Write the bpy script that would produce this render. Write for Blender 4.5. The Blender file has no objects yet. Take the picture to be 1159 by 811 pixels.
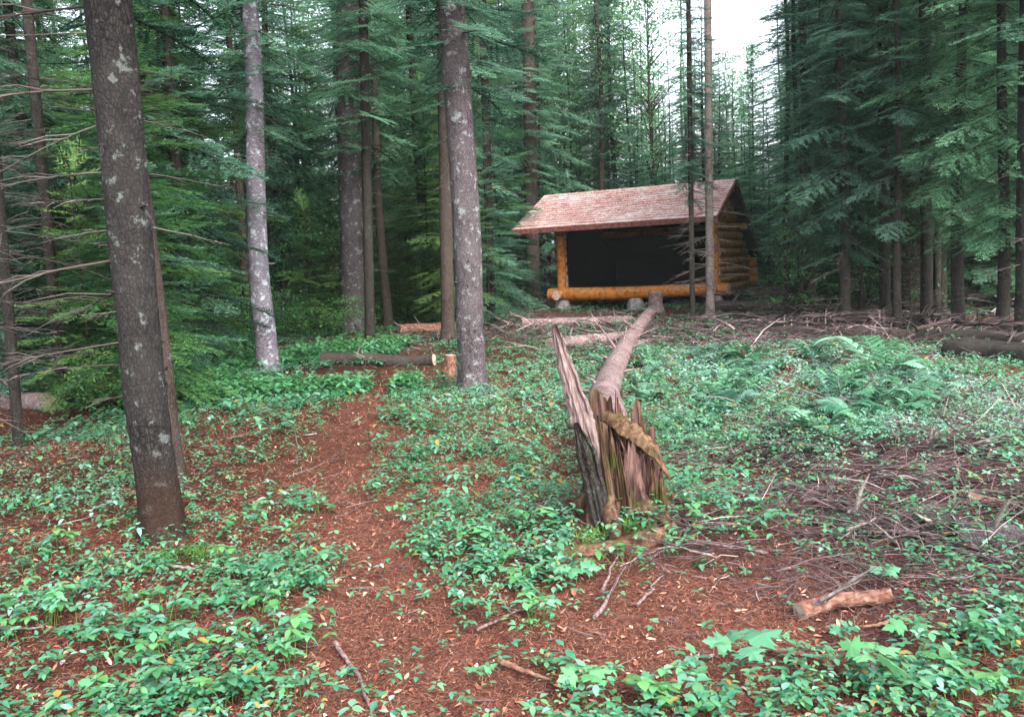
import bpy, math, random
import numpy as np
from mathutils import Vector, Matrix, Euler

R = math.radians; PI = math.pi
C = bpy.context.scene.collection
scene = bpy.context.scene

# ------------------------------------------------------------------ camera, sky, sun, exposure
W_PX, H_PX, F_PX = 1159.0, 811.0, 1004.0
CAM_Z, PITCH, ROLL = 1.6, 6.0, -2.9
cam_d = bpy.data.cameras.new('camera')
cam = bpy.data.objects.new('camera', cam_d); C.objects.link(cam)
cam_d.sensor_width = 36.0
cam_d.lens = 36.0 * F_PX / W_PX
cam_d.clip_start, cam_d.clip_end = 0.05, 2000
CAM_ROT = Matrix.Rotation(R(90 - PITCH), 3, 'X') @ Matrix.Rotation(R(ROLL), 3, 'Z')
cam.matrix_world = Matrix.Translation((0, 0, CAM_Z)) @ CAM_ROT.to_4x4()
scene.camera = cam

SUN_EL, SUN_AZ = 44.0, 150.0          # azimuth measured from +Y towards +X
world = bpy.data.worlds.new('World'); scene.world = world; world.use_nodes = True
wn = world.node_tree; bgn = wn.nodes['Background']
sky = wn.nodes.new('ShaderNodeTexSky'); sky.sky_type = 'NISHITA'; sky.sun_disc = False
sky.sun_elevation = R(SUN_EL); sky.sun_rotation = R(SUN_AZ)
sky.air_density = 1.0; sky.dust_density = 4.0; sky.ozone_density = 1.0
ov = wn.nodes.new('ShaderNodeHueSaturation'); ov.inputs['Saturation'].default_value = 0.45; ov.inputs['Value'].default_value = 2.1   # thin bright overcast
wn.links.new(sky.outputs[0], ov.inputs['Color']); wn.links.new(ov.outputs[0], bgn.inputs[0]); bgn.inputs[1].default_value = 0.15
sl = bpy.data.lights.new('sun', 'SUN'); sl.energy = 1.5; sl.angle = R(40); sl.color = (1.0, 0.95, 0.88)
so = bpy.data.objects.new('sun', sl); C.objects.link(so)
sd = Vector((math.sin(R(SUN_AZ)) * math.cos(R(SUN_EL)), math.cos(R(SUN_AZ)) * math.cos(R(SUN_EL)), math.sin(R(SUN_EL))))
so.rotation_euler = sd.to_track_quat('Z', 'Y').to_euler()
so.location = sd * 60

vs = scene.view_settings
vs.view_transform = 'Standard'; vs.look = 'None'; vs.exposure = 1.7; vs.gamma = 1.0; vs.use_curve_mapping = False
cy = scene.cycles
cy.max_bounces = 6; cy.diffuse_bounces = 5; cy.glossy_bounces = 1; cy.transmission_bounces = 4
cy.transparent_max_bounces = 2; cy.volume_bounces = 1
cy.caustics_reflective = False; cy.caustics_refractive = False
cy.use_denoising = True
cy.sample_clamp_indirect = 6.0
HAZE_DENSITY = 0.0004

# ------------------------------------------------------------------ helpers
rng = np.random.default_rng(11)
random.seed(5)

def _hash(ix, iy, s):
    n = (ix * 374761393 + iy * 668265263 + s * 1274126177) & 0x7fffffff
    n = ((n ^ (n >> 13)) * 1274126177) & 0x7fffffff
    return ((n ^ (n >> 16)) & 0xffff) / 65535.0

def vnoise(x, y, s=0):
    x = np.asarray(x, float); y = np.asarray(y, float)
    ix = np.floor(x).astype(np.int64); iy = np.floor(y).astype(np.int64)
    fx = x - ix; fy = y - iy
    fx = fx * fx * (3 - 2 * fx); fy = fy * fy * (3 - 2 * fy)
    a = _hash(ix, iy, s); b = _hash(ix + 1, iy, s); c = _hash(ix, iy + 1, s); d = _hash(ix + 1, iy + 1, s)
    return (a * (1 - fx) + b * fx) * (1 - fy) + (c * (1 - fx) + d * fx) * fy

def fbm(x, y, s=0, o=3):
    r = 0; a = 0.5; t = 0
    for k in range(o):
        r = r + a * vnoise(x * 2 ** k, y * 2 ** k, s + k * 17); t += a; a *= 0.5
    return r / t

STUMP = (0.55, 5.2)
def height(x, y):
    x = np.asarray(x, float); y = np.asarray(y, float)
    yy = np.clip(y, -5, 200)
    z = 0.018 * yy + 0.0004 * np.clip(yy - 22, 0, 60) ** 2
    z = z + 0.22 * (fbm(x * 0.35, y * 0.35, 3) - 0.5) * np.clip(y / 6, 0.3, 1) + 0.07 * (fbm(x * 1.6, y * 1.6, 9) - 0.5) + 0.035 * (fbm(x * 4.5, y * 4.5, 19) - 0.5)
    z = z + 0.20 * np.exp(-((x - STUMP[0] - 0.05) ** 2 / 0.55 + (y - STUMP[1] + 0.35) ** 2 / 0.40))
    z = z + 0.12 * np.clip((np.abs(x) - 9) / 10, 0, 1)
    return z
Z0 = float(height(0, 0)); 
def hz(x, y): return float(height(x, y))

def ray(px, py):
    d = Vector(((px - W_PX / 2) / F_PX, -(py - H_PX / 2) / F_PX, -1.0))
    return (CAM_ROT @ d).normalized()

def ground(px, py):
    d = ray(px, py); o = Vector((0, 0, CAM_Z)); t = 1.0
    while t < 90:
        p = o + d * t
        if p.z <= hz(p.x, p.y): break
        t += 0.03
    p = o + d * t
    return Vector((p.x, p.y, hz(p.x, p.y)))

def at(px, py, Y):
    d = ray(px, py); return Vector((0, 0, CAM_Z)) + d * (Y / d.y)

CRI = np.array(CAM_ROT.transposed())
def project(x, y, z):
    p = np.stack([x, y, np.asarray(z) - CAM_Z], -1) @ CRI.T
    w = np.maximum(-p[..., 2], 1e-3)
    return W_PX / 2 + F_PX * p[..., 0] / w, H_PX / 2 - F_PX * p[..., 1] / w, -p[..., 2]

class MB:
    def __init__(s): s.v = []; s.f = []; s.r = []; s.n = 0
    def add(s, v, f, rnd=0.5, mi=0, smooth=False):
        v = np.asarray(v, float).reshape(-1, 3); f = np.asarray(f, np.int64)
        s.v.append(v); s.f.append((f + s.n, mi, smooth))
        r = np.full(len(v), rnd, float) if np.isscalar(rnd) else np.asarray(rnd, float)
        s.r.append(r); s.n += len(v)
    def mesh(s, name, mats):
        v = np.concatenate(s.v); r = np.concatenate(s.r)
        me = bpy.data.meshes.new(name)
        me.vertices.add(len(v)); me.vertices.foreach_set('co', v.astype(np.float32).ravel())
        li = np.concatenate([f.ravel() for f, _, _ in s.f])
        cnt = np.concatenate([np.full(len(f), f.shape[1]) for f, _, _ in s.f])
        me.loops.add(len(li)); me.loops.foreach_set('vertex_index', li.astype(np.int32))
        st = np.concatenate([[0], np.cumsum(cnt)[:-1]])
        me.polygons.add(len(cnt)); me.polygons.foreach_set('loop_start', st.astype(np.int32))
        me.polygons.foreach_set('material_index', np.concatenate([np.full(len(f), m) for f, m, _ in s.f]).astype(np.int32))
        me.polygons.foreach_set('use_smooth', np.concatenate([np.full(len(f), sm) for f, _, sm in s.f]))
        a = me.attributes.new('rnd', 'FLOAT', 'POINT'); a.data.foreach_set('value', r.astype(np.float32))
        me.update(calc_edges=True); me.validate()
        for m in (mats if isinstance(mats, (list, tuple)) else [mats]): me.materials.append(m)
        return me
    def build(s, name, mats, parent=None, loc=None):
        o = bpy.data.objects.new(name, s.mesh(name, mats)); C.objects.link(o)
        if parent: o.parent = parent
        if loc is not None: o.location = loc
        return o

def tube(mb, pts, rad, sides=8, rnd=0.5, mi=0, cap=True, wob=0.0, seed=0, smooth=True, flat=1.0):
    pts = np.asarray(pts, float); n = len(pts); rad = np.broadcast_to(np.asarray(rad, float), (n,))
    t = np.gradient(pts, axis=0); t /= np.linalg.norm(t, axis=1)[:, None] + 1e-9
    up = np.array([0, 0, 1.0]) if abs(t[0, 2]) < 0.8 else np.array([0, 1.0, 0])
    a = np.cross(t, up); a /= np.linalg.norm(a, axis=1)[:, None] + 1e-9
    b = np.cross(t, a)
    th = np.linspace(0, 2 * np.pi, sides, endpoint=False)
    rr = np.repeat(rad[:, None], sides, 1)
    if wob:
        g = np.random.default_rng(seed)
        rr = rr * (1 + wob * (vnoise(np.arange(sides)[None, :] * 0.9 + np.zeros((n, 1)), np.arange(n)[:, None] * 0.35 + np.zeros((1, sides)), seed + 3) - 0.5) * 2)
        rr[:, :] *= 1 + wob * 0.5 * (g.random((n, sides)) - 0.5)
    v = pts[:, None, :] + rr[..., None] * (np.cos(th)[None, :, None] * a[:, None, :] + flat * np.sin(th)[None, :, None] * b[:, None, :])
    i = np.arange(n - 1)[:, None] * sides; j = np.arange(sides)[None, :]; jn = (j + 1) % sides
    f = np.stack([i + j, i + jn, i + sides + jn, i + sides + j], -1).reshape(-1, 4)
    mb.add(v.reshape(-1, 3), f, rnd, mi, smooth)
    if cap:
        for k, ring in ((0, v[0]), (n - 1, v[-1])):
            c = pts[k]; vv = np.concatenate([ring, c[None]])
            q = np.arange(sides)
            ff = np.stack([q, (q + 1) % sides, np.full(sides, sides)], -1)
            if k == 0: ff = ff[:, ::-1]
            mb.add(vv, ff, rnd, mi if not isinstance(cap, int) or cap is True else cap, False)

def box(mb, lo, hi, M=None, rnd=0.5, mi=0):
    x0, y0, z0 = lo; x1, y1, z1 = hi
    v = np.array([[x0,y0,z0],[x1,y0,z0],[x1,y1,z0],[x0,y1,z0],[x0,y0,z1],[x1,y0,z1],[x1,y1,z1],[x0,y1,z1]], float)
    if M is not None: v = v @ np.array(M)[:3, :3].T + np.array(M)[:3, 3]
    mb.add(v, [[0,3,2,1],[4,5,6,7],[0,1,5,4],[1,2,6,5],[2,3,7,6],[3,0,4,7]], rnd, mi)

def thing(name, label, cat, loc=(0, 0, 0), rz=0.0, group=None):
    o = bpy.data.objects.new(name, None); C.objects.link(o)
    o.empty_display_size = 0.2
    o.location = loc; o.rotation_euler = (0, 0, rz); o['label'] = label; o['category'] = cat
    if group: o['group'] = group
    return o
def tag(o, label=None, cat=None, group=None, kind=None):
    if label: o['label'] = label
    if cat: o['category'] = cat
    if group: o['group'] = group
    if kind: o['kind'] = kind
    return o
def link_copy(src, parent):
    c = src.copy(); C.objects.link(c); c.parent = parent; return c

# ------------------------------------------------------------------ materials
class NT:
    def __init__(s, name):
        s.m = bpy.data.materials.new(name); s.m.use_nodes = True; s.t = s.m.node_tree
        s.b = s.t.nodes['Principled BSDF']; s.out = s.t.nodes['Material Output']
        s.b.inputs['Specular IOR Level'].default_value = 0.05
    def n(s, typ, **kw):
        nd = s.t.nodes.new(typ)
        for k, v in kw.items(): setattr(nd, k, v)
        return nd
    def l(s, a, b): s.t.links.new(a, b)
    def coord(s, scale=(1, 1, 1), kind='Object'):
        tc = s.n('ShaderNodeTexCoord'); mp = s.n('ShaderNodeMapping'); mp.inputs['Scale'].default_value = scale
        s.l(tc.outputs[kind], mp.inputs[0]); return mp.outputs[0]
    def noise(s, vec, scale, detail=4, rough=0.6, dist=0.0):
        nd = s.n('ShaderNodeTexNoise'); nd.inputs['Scale'].default_value = scale; nd.inputs['Detail'].default_value = detail
        nd.inputs['Roughness'].default_value = rough; nd.inputs['Distortion'].default_value = dist
        s.l(vec, nd.inputs['Vector']); return nd.outputs['Fac']
    def ramp(s, fac, stops):
        nd = s.n('ShaderNodeValToRGB'); el = nd.color_ramp.elements
        while len(el) < len(stops): el.new(0.5)
        for e, (p, c) in zip(el, stops):
            e.position = p; e.color = (*c, 1) if len(c) == 3 else c
        s.l(fac, nd.inputs[0]); return nd.outputs[0]
    def mix(s, fac, a, b, mode='MIX'):
        nd = s.n('ShaderNodeMix', data_type='RGBA', blend_type=mode)
        for sock, val in ((nd.inputs[0], fac), (nd.inputs[6], a), (nd.inputs[7], b)):
            if isinstance(val, (int, float)): sock.default_value = val
            elif isinstance(val, tuple): sock.default_value = (*val, 1)
            else: s.l(val, sock)
        return nd.outputs[2]
    def bump(s, h, strength, dist):
        nd = s.n('ShaderNodeBump'); nd.inputs['Strength'].default_value = strength; nd.inputs['Distance'].default_value = dist
        s.l(h, nd.inputs['Height']); s.l(nd.outputs[0], s.b.inputs['Normal']); return nd
    def attr(s, name='rnd'):
        nd = s.n('ShaderNodeAttribute'); nd.attribute_name = name; return nd.outputs['Fac']
    def objrand(s):
        return s.n('ShaderNodeObjectInfo').outputs['Random']
    def done(s, col, rough=0.8):
        if isinstance(col, tuple): s.b.inputs['Base Color'].default_value = (*col, 1)
        else: s.l(col, s.b.inputs['Base Color'])
        s.b.inputs['Roughness'].default_value = rough; return s.m

def foliage_mat(name, stops, trans=0.3, rough=0.55, objvar=0.35):
    m = NT(name); m.b.inputs['Specular IOR Level'].default_value = 0.18
    c = m.ramp(m.attr(), stops)
    hs = m.n('ShaderNodeHueSaturation')
    mr = m.n('ShaderNodeMapRange'); m.l(m.objrand(), mr.inputs[0]); mr.inputs[3].default_value = 1 - objvar; mr.inputs[4].default_value = 1 + objvar
    m.l(mr.outputs[0], hs.inputs['Value'])
    mr2 = m.n('ShaderNodeMapRange'); m.l(m.objrand(), mr2.inputs[0]); mr2.inputs[3].default_value = 0.525; mr2.inputs[4].default_value = 0.465
    m.l(mr2.outputs[0], hs.inputs['Hue']); m.l(c, hs.inputs['Color'])
    col = hs.outputs[0]
    m.done(col, rough)
    tr = m.n('ShaderNodeBsdfTranslucent'); m.l(col, tr.inputs[0])
    mx = m.n('ShaderNodeMixShader'); mx.inputs[0].default_value = trans
    m.l(m.b.outputs[0], mx.inputs[1]); m.l(tr.outputs[0], mx.inputs[2]); m.l(mx.outputs[0], m.out.inputs[0])
    return m.m

def bark_mat(name, dark, mid, light, lichen=(0.30, 0.34, 0.31), lich=0.575, vz=0.5, sc=30, bumpd=0.02, base_tint=None):
    m = NT(name)
    v = m.coord((1, 1, vz)); v1 = m.coord((1, 1, 1))
    n1 = m.noise(v, sc, 7, 0.75, 0.4)
    vo = m.n('ShaderNodeTexVoronoi', feature='DISTANCE_TO_EDGE'); vo.inputs['Scale'].default_value = sc * 1.6
    wv = m.mix(0.06, v, m.n('ShaderNodeTexNoise').outputs['Color']); m.l(v, vo.inputs['Vector'])
    cr = m.ramp(vo.outputs['Distance'], [(0.0, (0.35, 0.35, 0.35)), (0.18, (1, 1, 1))])
    n1 = m.mix(0.55, n1, cr, 'MULTIPLY')
    col = m.ramp(n1, [(0.22, dark), (0.42, mid), (0.62, light)])
    big = m.noise(v1, 2.2, 3)
    col = m.mix(m.ramp(big, [(0.40, (0, 0, 0)), (0.65, (1, 1, 1))]), col, m.mix(0.55, col, light))
    l1 = m.noise(v1, 9, 5, 0.7)
    col = m.mix(m.ramp(l1, [(lich, (0, 0, 0)), (lich + 0.05, (0.8, 0.8, 0.8))]), col, lichen)
    if base_tint:
        sx = m.n('ShaderNodeSeparateXYZ'); m.l(v1, sx.inputs[0])
        ad = m.n('ShaderNodeMath', operation='ADD'); m.l(sx.outputs[2], ad.inputs[0])
        nn = m.n('ShaderNodeMath', operation='MULTIPLY'); m.l(l1, nn.inputs[0]); nn.inputs[1].default_value = -0.5; m.l(nn.outputs[0], ad.inputs[1])
        col = m.mix(m.ramp(ad.outputs[0], [(0.0, (0.8, 0.8, 0.8)), (0.35, (0, 0, 0))]), col, base_tint)
    m.bump(n1, 1.0, bumpd)
    return m.done(col, 0.9)

M = {}
M['bark_grey'] = bark_mat('bark_grey', (0.0041, 0.0036, 0.0036), (0.0142, 0.0128, 0.0126), (0.0313, 0.0292, 0.0287), (0.0900, 0.1034, 0.0981), 0.575, base_tint=(0.0241, 0.0133, 0.0096))
M['bark_pale'] = bark_mat('bark_pale', (0.0121, 0.0094, 0.0107), (0.0417, 0.0343, 0.0376), (0.0908, 0.0786, 0.0847), (0.1681, 0.1815, 0.1883), 0.565)
M['bark_birch'] = bark_mat('bark_birch', (0.0296, 0.0242, 0.0273), (0.0851, 0.0734, 0.0851), (0.1547, 0.1470, 0.1780), (0.2787, 0.3175, 0.3485), 0.55, vz=2.5, sc=9, bumpd=0.004)
M['bark_dark'] = bark_mat('bark_dark', (0.0068, 0.0059, 0.0051), (0.0187, 0.0161, 0.0145), (0.0391, 0.0340, 0.0306), (0.0510, 0.0723, 0.0595), 0.61)
M['bark_brown'] = bark_mat('bark_brown', (0.0116, 0.0079, 0.0072), (0.0318, 0.0239, 0.0210), (0.0615, 0.0485, 0.0433), (0.0795, 0.0939, 0.0795), 0.62)
M['bark_log'] = bark_mat('bark_log', (0.0237, 0.0155, 0.0155), (0.0907, 0.0604, 0.0587), (0.1967, 0.1435, 0.1435), (0.1867, 0.2113, 0.1949), 0.59, vz=1.0, sc=14)
M['dead_wood'] = bark_mat('dead_wood', (0.0360, 0.0288, 0.0259), (0.1008, 0.0828, 0.0770), (0.2016, 0.1728, 0.1620), (0.1800, 0.2016, 0.1800), 0.66, vz=1, sc=18, bumpd=0.004)

def wood_grain(name, dark, mid, light, vz=0.06, sc=40, moss=None, mosslo=0.58):
    m = NT(name); v = m.coord((1, 1, vz)); v1 = m.coord()
    n1 = m.noise(v, sc, 5, 0.6, 0.3)
    col = m.ramp(n1, [(0.32, dark), (0.5, mid), (0.7, light)])
    if moss:
        k = m.noise(v1, 7, 4)
        col = m.mix(m.ramp(k, [(mosslo, (0, 0, 0)), (mosslo + 0.1, (1, 1, 1))]), col, moss)
    m.bump(n1, 0.8, 0.012)
    return m.done(col, 0.85)
M['torn_wood'] = wood_grain('torn_wood', (0.0099, 0.0054, 0.0044), (0.0467, 0.0270, 0.0177), (0.1130, 0.0712, 0.0491), moss=(0.0270, 0.0285, 0.0088), mosslo=0.52)
M['torn_dark'] = wood_grain('torn_dark', (0.0120, 0.0067, 0.0060), (0.0465, 0.0255, 0.0225), (0.1125, 0.0660, 0.0570))
M['splinter'] = wood_grain('splinter', (0.0453, 0.0305, 0.0292), (0.1163, 0.0814, 0.0787), (0.1935, 0.1465, 0.1431), sc=60)
M['rot_wood'] = wood_grain('rot_wood', (0.030, 0.016, 0.010), (0.115, 0.068, 0.042), (0.24, 0.155, 0.10), vz=1.0, sc=24, moss=(0.15, 0.13, 0.055), mosslo=0.60)
M['slab_wood'] = wood_grain('slab_wood', (0.0159, 0.0088, 0.0051), (0.0613, 0.0365, 0.0214), (0.1177, 0.0779, 0.0498), vz=.5, sc=34, moss=(0.0383, 0.0360, 0.0127), mosslo=0.56)
M['root_bark'] = wood_grain('root_bark', (0.0169, 0.0090, 0.0067), (0.0591, 0.0310, 0.0203), (0.1237, 0.0788, 0.0535), vz=1.0, sc=30, moss=(0.0394, 0.0366, 0.0141), mosslo=0.55)
M['red_wood'] = wood_grain('red_wood', (0.0400, 0.0160, 0.0112), (0.1200, 0.0576, 0.0416), (0.2320, 0.1440, 0.1120), vz=1.0, sc=26)
M['peeled_log'] = wood_grain('peeled_log', (0.12, 0.037, 0.009), (0.33, 0.118, 0.024), (0.45, 0.20, 0.055), vz=1.0, sc=7, moss=(0.15, 0.085, 0.04), mosslo=0.52)
M['wall_log'] = wood_grain('wall_log', (0.10, 0.045, 0.018), (0.30, 0.145, 0.055), (0.42, 0.26, 0.13), vz=1.0, sc=9)
M['cut_wood'] = wood_grain('cut_wood', (0.1760, 0.1240, 0.0960), (0.2880, 0.2240, 0.1840), (0.3840, 0.3120, 0.2640), vz=1.0, sc=14)
M['interior_shade_wood'] = wood_grain('interior_shade_wood', (0.002, 0.0015, 0.0015), (0.005, 0.003, 0.003), (0.010, 0.006, 0.005), vz=1, sc=12)  # near-black: the shade inside the shelter painted into the wood
M['interior_shade_wood'].node_tree.nodes['Principled BSDF'].inputs['Specular IOR Level'].default_value = 0.02
M['dark_board'] = wood_grain('dark_board', (0.05, 0.02, 0.015), (0.09, 0.035, 0.03), (0.14, 0.06, 0.05), vz=1, sc=12)

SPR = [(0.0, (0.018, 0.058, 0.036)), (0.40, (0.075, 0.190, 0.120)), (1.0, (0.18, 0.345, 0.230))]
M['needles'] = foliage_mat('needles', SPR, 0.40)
M['needles_fresh'] = foliage_mat('needles_fresh', [(0.0, (0.024, 0.080, 0.026)), (0.5, (0.065, 0.175, 0.055)), (1.0, (0.13, 0.27, 0.08))], 0.42)
M['leaf'] = foliage_mat('leaf', [(0.0, (0.0143, 0.0656, 0.0274)), (0.25, (0.0338, 0.1274, 0.0460)), (0.45, (0.0396, 0.1454, 0.0925)), (0.62, (0.0816, 0.1956, 0.0816)), (0.8, (0.0902, 0.2204, 0.1593)), (0.94, (0.1722, 0.2902, 0.2332)), (1.0, (0.19, 0.14, 0.035))], 0.28, 0.45, 0.0)
M['leaf_plant'] = foliage_mat('leaf_plant', [(0.0, (0.0236, 0.0927, 0.0317)), (0.4, (0.0591, 0.1730, 0.0713)), (0.7, (0.0682, 0.2025, 0.1252)), (1.0, (0.1200, 0.2584, 0.1729))], 0.30, 0.36, 0.25)
M['leaf_tree'] = foliage_mat('leaf_tree', [(0.0, (0.045, 0.13, 0.055)), (0.5, (0.095, 0.23, 0.10)), (1.0, (0.18, 0.34, 0.17))], 0.45, 0.4, 0.25)
M['leaf_sapling'] = foliage_mat('leaf_sapling', [(0.0, (0.030, 0.10, 0.030)), (0.5, (0.075, 0.20, 0.065)), (1.0, (0.15, 0.32, 0.12))], 0.40, 0.38, 0.3)
M['leaf_maple'] = foliage_mat('leaf_maple', [(0.0, (0.0385, 0.1461, 0.0619)), (1.0, (0.0959, 0.2549, 0.1380))], 0.35, 0.42, 0.15)
M['fern'] = foliage_mat('fern', [(0.0, (0.0265, 0.0979, 0.0475)), (0.5, (0.0696, 0.1788, 0.1116)), (1.0, (0.1569, 0.2913, 0.2157))], 0.35, 0.4, 0.35)
M['moss'] = foliage_mat('moss', [(0.0, (0.025, 0.06, 0.012)), (1.0, (0.09, 0.15, 0.03))], 0.1, 0.9, 0.1)

def twig_mat(name, stops):
    m = NT(name); return m.done(m.ramp(m.attr(), stops), 0.85)
M['twig'] = twig_mat('twig', [(0.0, (0.0187, 0.0127, 0.0145)), (0.5, (0.0638, 0.0442, 0.0476)), (0.8, (0.1275, 0.0978, 0.1003)), (1.0, (0.3060, 0.2550, 0.2465))])
M['twig_dead'] = twig_mat('twig_dead', [(0.0, (0.02, 0.017, 0.016)), (0.6, (0.065, 0.055, 0.05)), (1.0, (0.15, 0.135, 0.125))])
M['litter'] = twig_mat('litter', [(0.0, (0.0739, 0.0242, 0.0166)), (0.4, (0.1730, 0.0677, 0.0444)), (0.75, (0.2609, 0.1265, 0.0856)), (0.93, (0.3257, 0.2030, 0.1387)), (1.0, (0.3688, 0.3046, 0.2403))])
M['dead_leaf'] = twig_mat('dead_leaf', [(0.0, (0.1032, 0.0352, 0.0200)), (0.5, (0.2425, 0.1064, 0.0686)), (0.85, (0.3509, 0.2148, 0.1543)), (1.0, (0.3994, 0.2860, 0.3011))])

def ground_mat():
    m = NT('forest_floor')
    v = m.coord()
    n1 = m.noise(v, 55, 6, 0.75, 1.2); n2 = m.noise(v, 5, 4, 0.6); n3 = m.noise(v, 0.9, 3)
    duff = m.ramp(n1, [(0.30, (0.0113, 0.0047, 0.0035)), (0.46, (0.0779, 0.0289, 0.0199)), (0.60, (0.1561, 0.0666, 0.0499)), (0.78, (0.2642, 0.1508, 0.1180))])
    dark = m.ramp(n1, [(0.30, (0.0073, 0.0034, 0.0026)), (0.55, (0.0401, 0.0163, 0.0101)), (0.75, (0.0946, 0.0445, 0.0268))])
    slash = m.ramp(n1, [(0.32, (0.0108, 0.0058, 0.0066)), (0.52, (0.0502, 0.0262, 0.0279)), (0.75, (0.1228, 0.0774, 0.0750))])
    col = m.mix(m.ramp(n2, [(0.38, (0, 0, 0)), (0.66, (0.75, 0.75, 0.75))]), duff, m.mix(0.5, duff, dark))
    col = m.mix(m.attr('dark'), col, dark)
    col = m.mix(m.attr('slash'), col, slash)
    m.bump(n1, 1.0, 0.03)
    return m.done(col, 0.95)
M['ground'] = ground_mat()

def roof_mat():
    m = NT('shingles'); v = m.coord()
    br = m.n('ShaderNodeTexBrick'); br.inputs['Scale'].default_value = 3.2; br.inputs['Mortar Size'].default_value = 0.012
    br.inputs['Color1'].default_value = (0.45, 0.31, 0.305, 1); br.inputs['Color2'].default_value = (0.36, 0.245, 0.24, 1); br.inputs['Mortar'].default_value = (0.20, 0.125, 0.125, 1)
    mp = m.n('ShaderNodeMapping'); mp.inputs['Scale'].default_value = (1, 1.0, 0.0); m.l(v, mp.inputs[0]); m.l(mp.outputs[0], br.inputs['Vector'])
    n1 = m.noise(v, 26, 5, 0.7); n2 = m.noise(v, 1.7, 4, 0.6)
    col = m.mix(m.ramp(n1, [(0.44, (0, 0, 0)), (0.60, (0.85, 0.85, 0.85))]), br.outputs['Color'], (0.15, 0.07, 0.055))
    col = m.mix(m.ramp(n2, [(0.46, (0, 0, 0)), (0.64, (0.7, 0.7, 0.7))]), col, (0.40, 0.365, 0.355))
    m.bump(n1, 0.4, 0.01)
    return m.done(col, 0.9)
M['roof'] = roof_mat()
ml = NT('stone'); M['stone'] = ml.done(ml.ramp(ml.noise(ml.coord(), 12, 5), [(0.3, (0.08, 0.075, 0.075)), (0.7, (0.26, 0.25, 0.25))]), 0.9)

# ------------------------------------------------------------------ zones of the forest floor (world space)
def seg_dist(x, y, pts):
    d = np.full(np.shape(x), 1e9); w = np.zeros(np.shape(x))
    for (a, wa), (b, wb) in zip(pts[:-1], pts[1:]):
        ax, ay = a; bx, by = b; L2 = (bx - ax) ** 2 + (by - ay) ** 2
        t = np.clip(((x - ax) * (bx - ax) + (y - ay) * (by - ay)) / L2, 0, 1)
        dd = np.hypot(x - ax - t * (bx - ax), y - ay - t * (by - ay)) / (wa + (wb - wa) * t)
        d = np.minimum(d, dd)
    return d
_GC = {}
def gxy(px, py):
    if (px, py) not in _GC: p = ground(px, py); _GC[(px, py)] = (p.x, p.y)
    return _GC[(px, py)]
PATH = [((-0.1, 0.0), 0.62)] + [(gxy(*q), w) for q, w in (((480, 800), 0.42), ((450, 715), 0.30), ((425, 640), 0.21), ((400, 570), 0.20), ((388, 510), 0.22), ((408, 470), 0.20), ((435, 430), 0.16), ((470, 395), 0.2), ((560, 370), 0.6), ((640, 356), 1.0))]
def path_f(x, y): return np.clip(1.25 - seg_dist(x, y, PATH), 0, 0.55) / 0.55
def ell(x, y, px, py, rx, ry):
    cx, cy_ = gxy(px, py); return np.clip(1.6 - np.hypot((x - cx) / rx, (y - cy_) / ry) * 1.1, 0, 1)
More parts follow.
